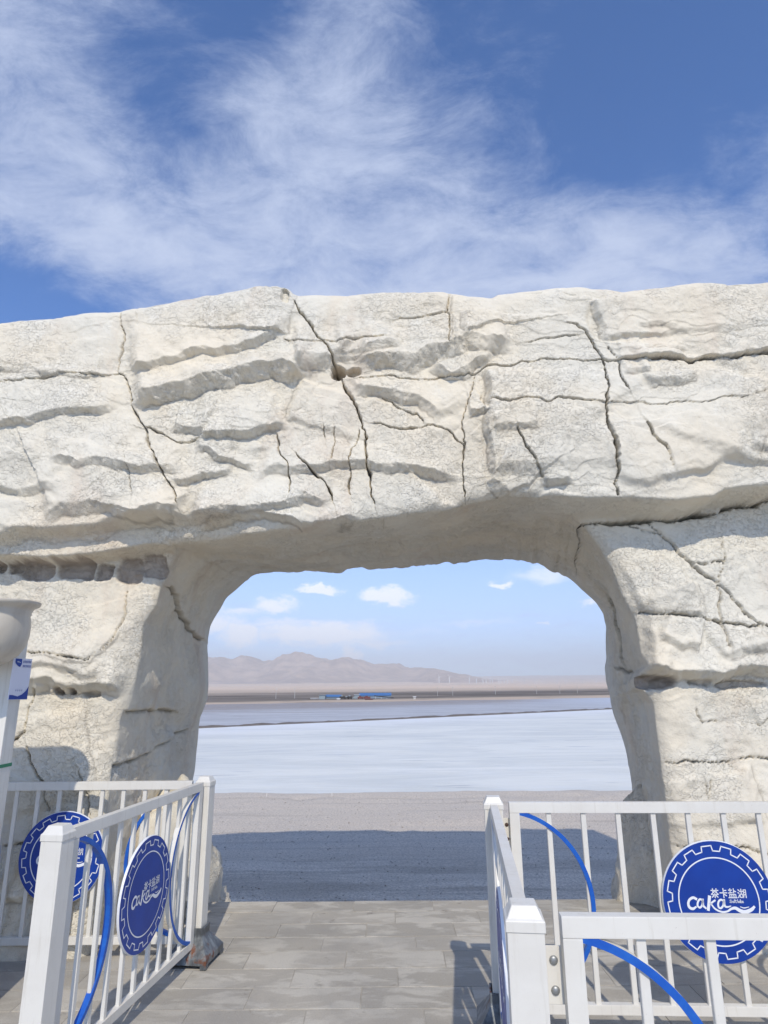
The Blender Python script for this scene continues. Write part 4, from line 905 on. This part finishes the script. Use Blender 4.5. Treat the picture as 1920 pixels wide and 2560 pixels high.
# masts along the shore
def mast_mesh():
    bm = bmesh.new(); bmesh.ops.create_cone(bm, cap_ends=True, segments=6, radius1=.16, radius2=.10, depth=8.0, matrix=Matrix.Translation((0, 0, 4))); bm_box(bm, (-.9, -.08, 7.3), (.9, .08, 7.5)); return bm_done(bm, 'mast')
MAST = mast_mesh(); MAST.materials.append(M_PALE)
for u in (1094, 1132, 1239, 1342, 1400, 1444, 737, 690):
    y = 520 if u < 1000 else 560 + (u - 1000) * .35; x = at_y(u, 1735, y)[0]
    o = link('utility_pole', MAST); o.location = (x, y, ground_z(x, y)); props(o, 'thin utility pole standing on the far brown shore', 'pole', 'utility poles on the far shore')
# stakes on the crest of the gravel bank
for u, v in ((667, 1992), (830, 1994)):
    p = at_y(u, v, 18.2); o = link('marker_stake', box_mesh('marker_stake', (-.012, -.012, 0), (.012, .012, .09), .002), M_PALE); o.location = (p[0], 18.2, float(z_grav(np.array([[p[0]]]), np.array([[18.2]]))[0, 0]) - .01); props(o, 'short pale stake on the crest of the gravel bank', 'stake', 'stakes on the gravel bank')
# wind turbines
def turbine_parts():
    bm = bmesh.new(); bmesh.ops.create_cone(bm, cap_ends=True, segments=10, radius1=3.8, radius2=2.8, depth=52, matrix=Matrix.Translation((0, 0, 26))); tw = bm_done(bm, 'tower')
    bm = bmesh.new(); bm_box(bm, (-1.8, -3.5, 50.5), (1.8, 5, 54)); nc = bm_done(bm, 'nacelle', .4)
    bm = bmesh.new(); v = [bm.verts.new(p) for p in ((-.7, -.3, 0), (.8, -.3, 0), (1.4, -.2, 6), (.4, -.15, 27), (-.1, -.15, 27), (-.7, .4, 0), (.8, .4, 0), (1.4, .3, 6), (.4, .15, 27), (-.1, .15, 27))]
    for f in ((0, 1, 2, 3, 4), (9, 8, 7, 6, 5), (0, 5, 6, 1), (1, 6, 7, 2), (2, 7, 8, 3), (3, 8, 9, 4), (4, 9, 5, 0)): bm.faces.new([v[k] for k in f])
    bl = bm_done(bm, 'blade')
    mw = mm('turbine_white', (.80, .80, .80), .5)
    for m_ in (tw, nc, bl): m_.materials.append(mw)
    return tw, nc, bl
TW, NC, BL = turbine_parts()
for k, (cx, top, base) in enumerate([(300, 158, 188), (380, 158, 186), (532, 163, 192), (587, 172, 192), (637, 172, 195), (660, 170, 197), (692, 175, 195), (710, 172, 197), (757, 172, 196), (773, 175, 203), (800, 178, 207), (825, 180, 210), (862, 176, 192), (920, 178, 192), (957, 184, 216), (1037, 184, 218), (1097, 195, 220), (1207, 182, 215), (1270, 184, 216), (1400, 184, 216), (1507, 182, 216)]):
    u = 1000 + cx / 3.072; y = 5200 + (220 - base) * 45; x = at_y(u, 1700, y)[0]; gz = ground_z(x, y); ztop = at_y(u, 1640 + top / 3.072, y)[2]
    s = max((ztop - gz) / 52.0, .4)
    t = empty('wind_turbine', (x, y, gz - 1), random.uniform(-.4, .4), label='white three-bladed wind turbine on the plain below the mountains', cat='wind turbine', group='wind turbines on the far plain'); t.scale = (s, s, s)
    link('tower', TW, None, t); link('nacelle', NC, None, t); r0 = random.uniform(0, 2)
    for j in range(3): b_ = link('blade', BL, None, t); b_.location = (0, -4.2, 52.2); b_.rotation_euler = (0, r0 + j * 2.0944, 0)

# ------------------------------------------------------------------ haze over the plain
hz = link('haze', box_mesh('haze', (-12000, -400, -9.5), (12000, 17000, 760), 0.0)); props(hz, kind='stuff', label='thin pale haze lying over the plain and mountains', cat='haze')
hm = bpy.data.materials.new('haze_air'); hm.use_nodes = True; ht = hm.node_tree; ht.nodes.clear()
ho = ht.nodes.new('ShaderNodeOutputMaterial'); pv = ht.nodes.new('ShaderNodeVolumePrincipled')
pv.inputs['Color'].default_value = (.97, .965, .985, 1); pv.inputs['Density'].default_value = 1.25e-4; pv.inputs['Anisotropy'].default_value = -0.3
ht.links.new(pv.outputs[0], ho.inputs['Volume']); hz.data.materials.append(hm)
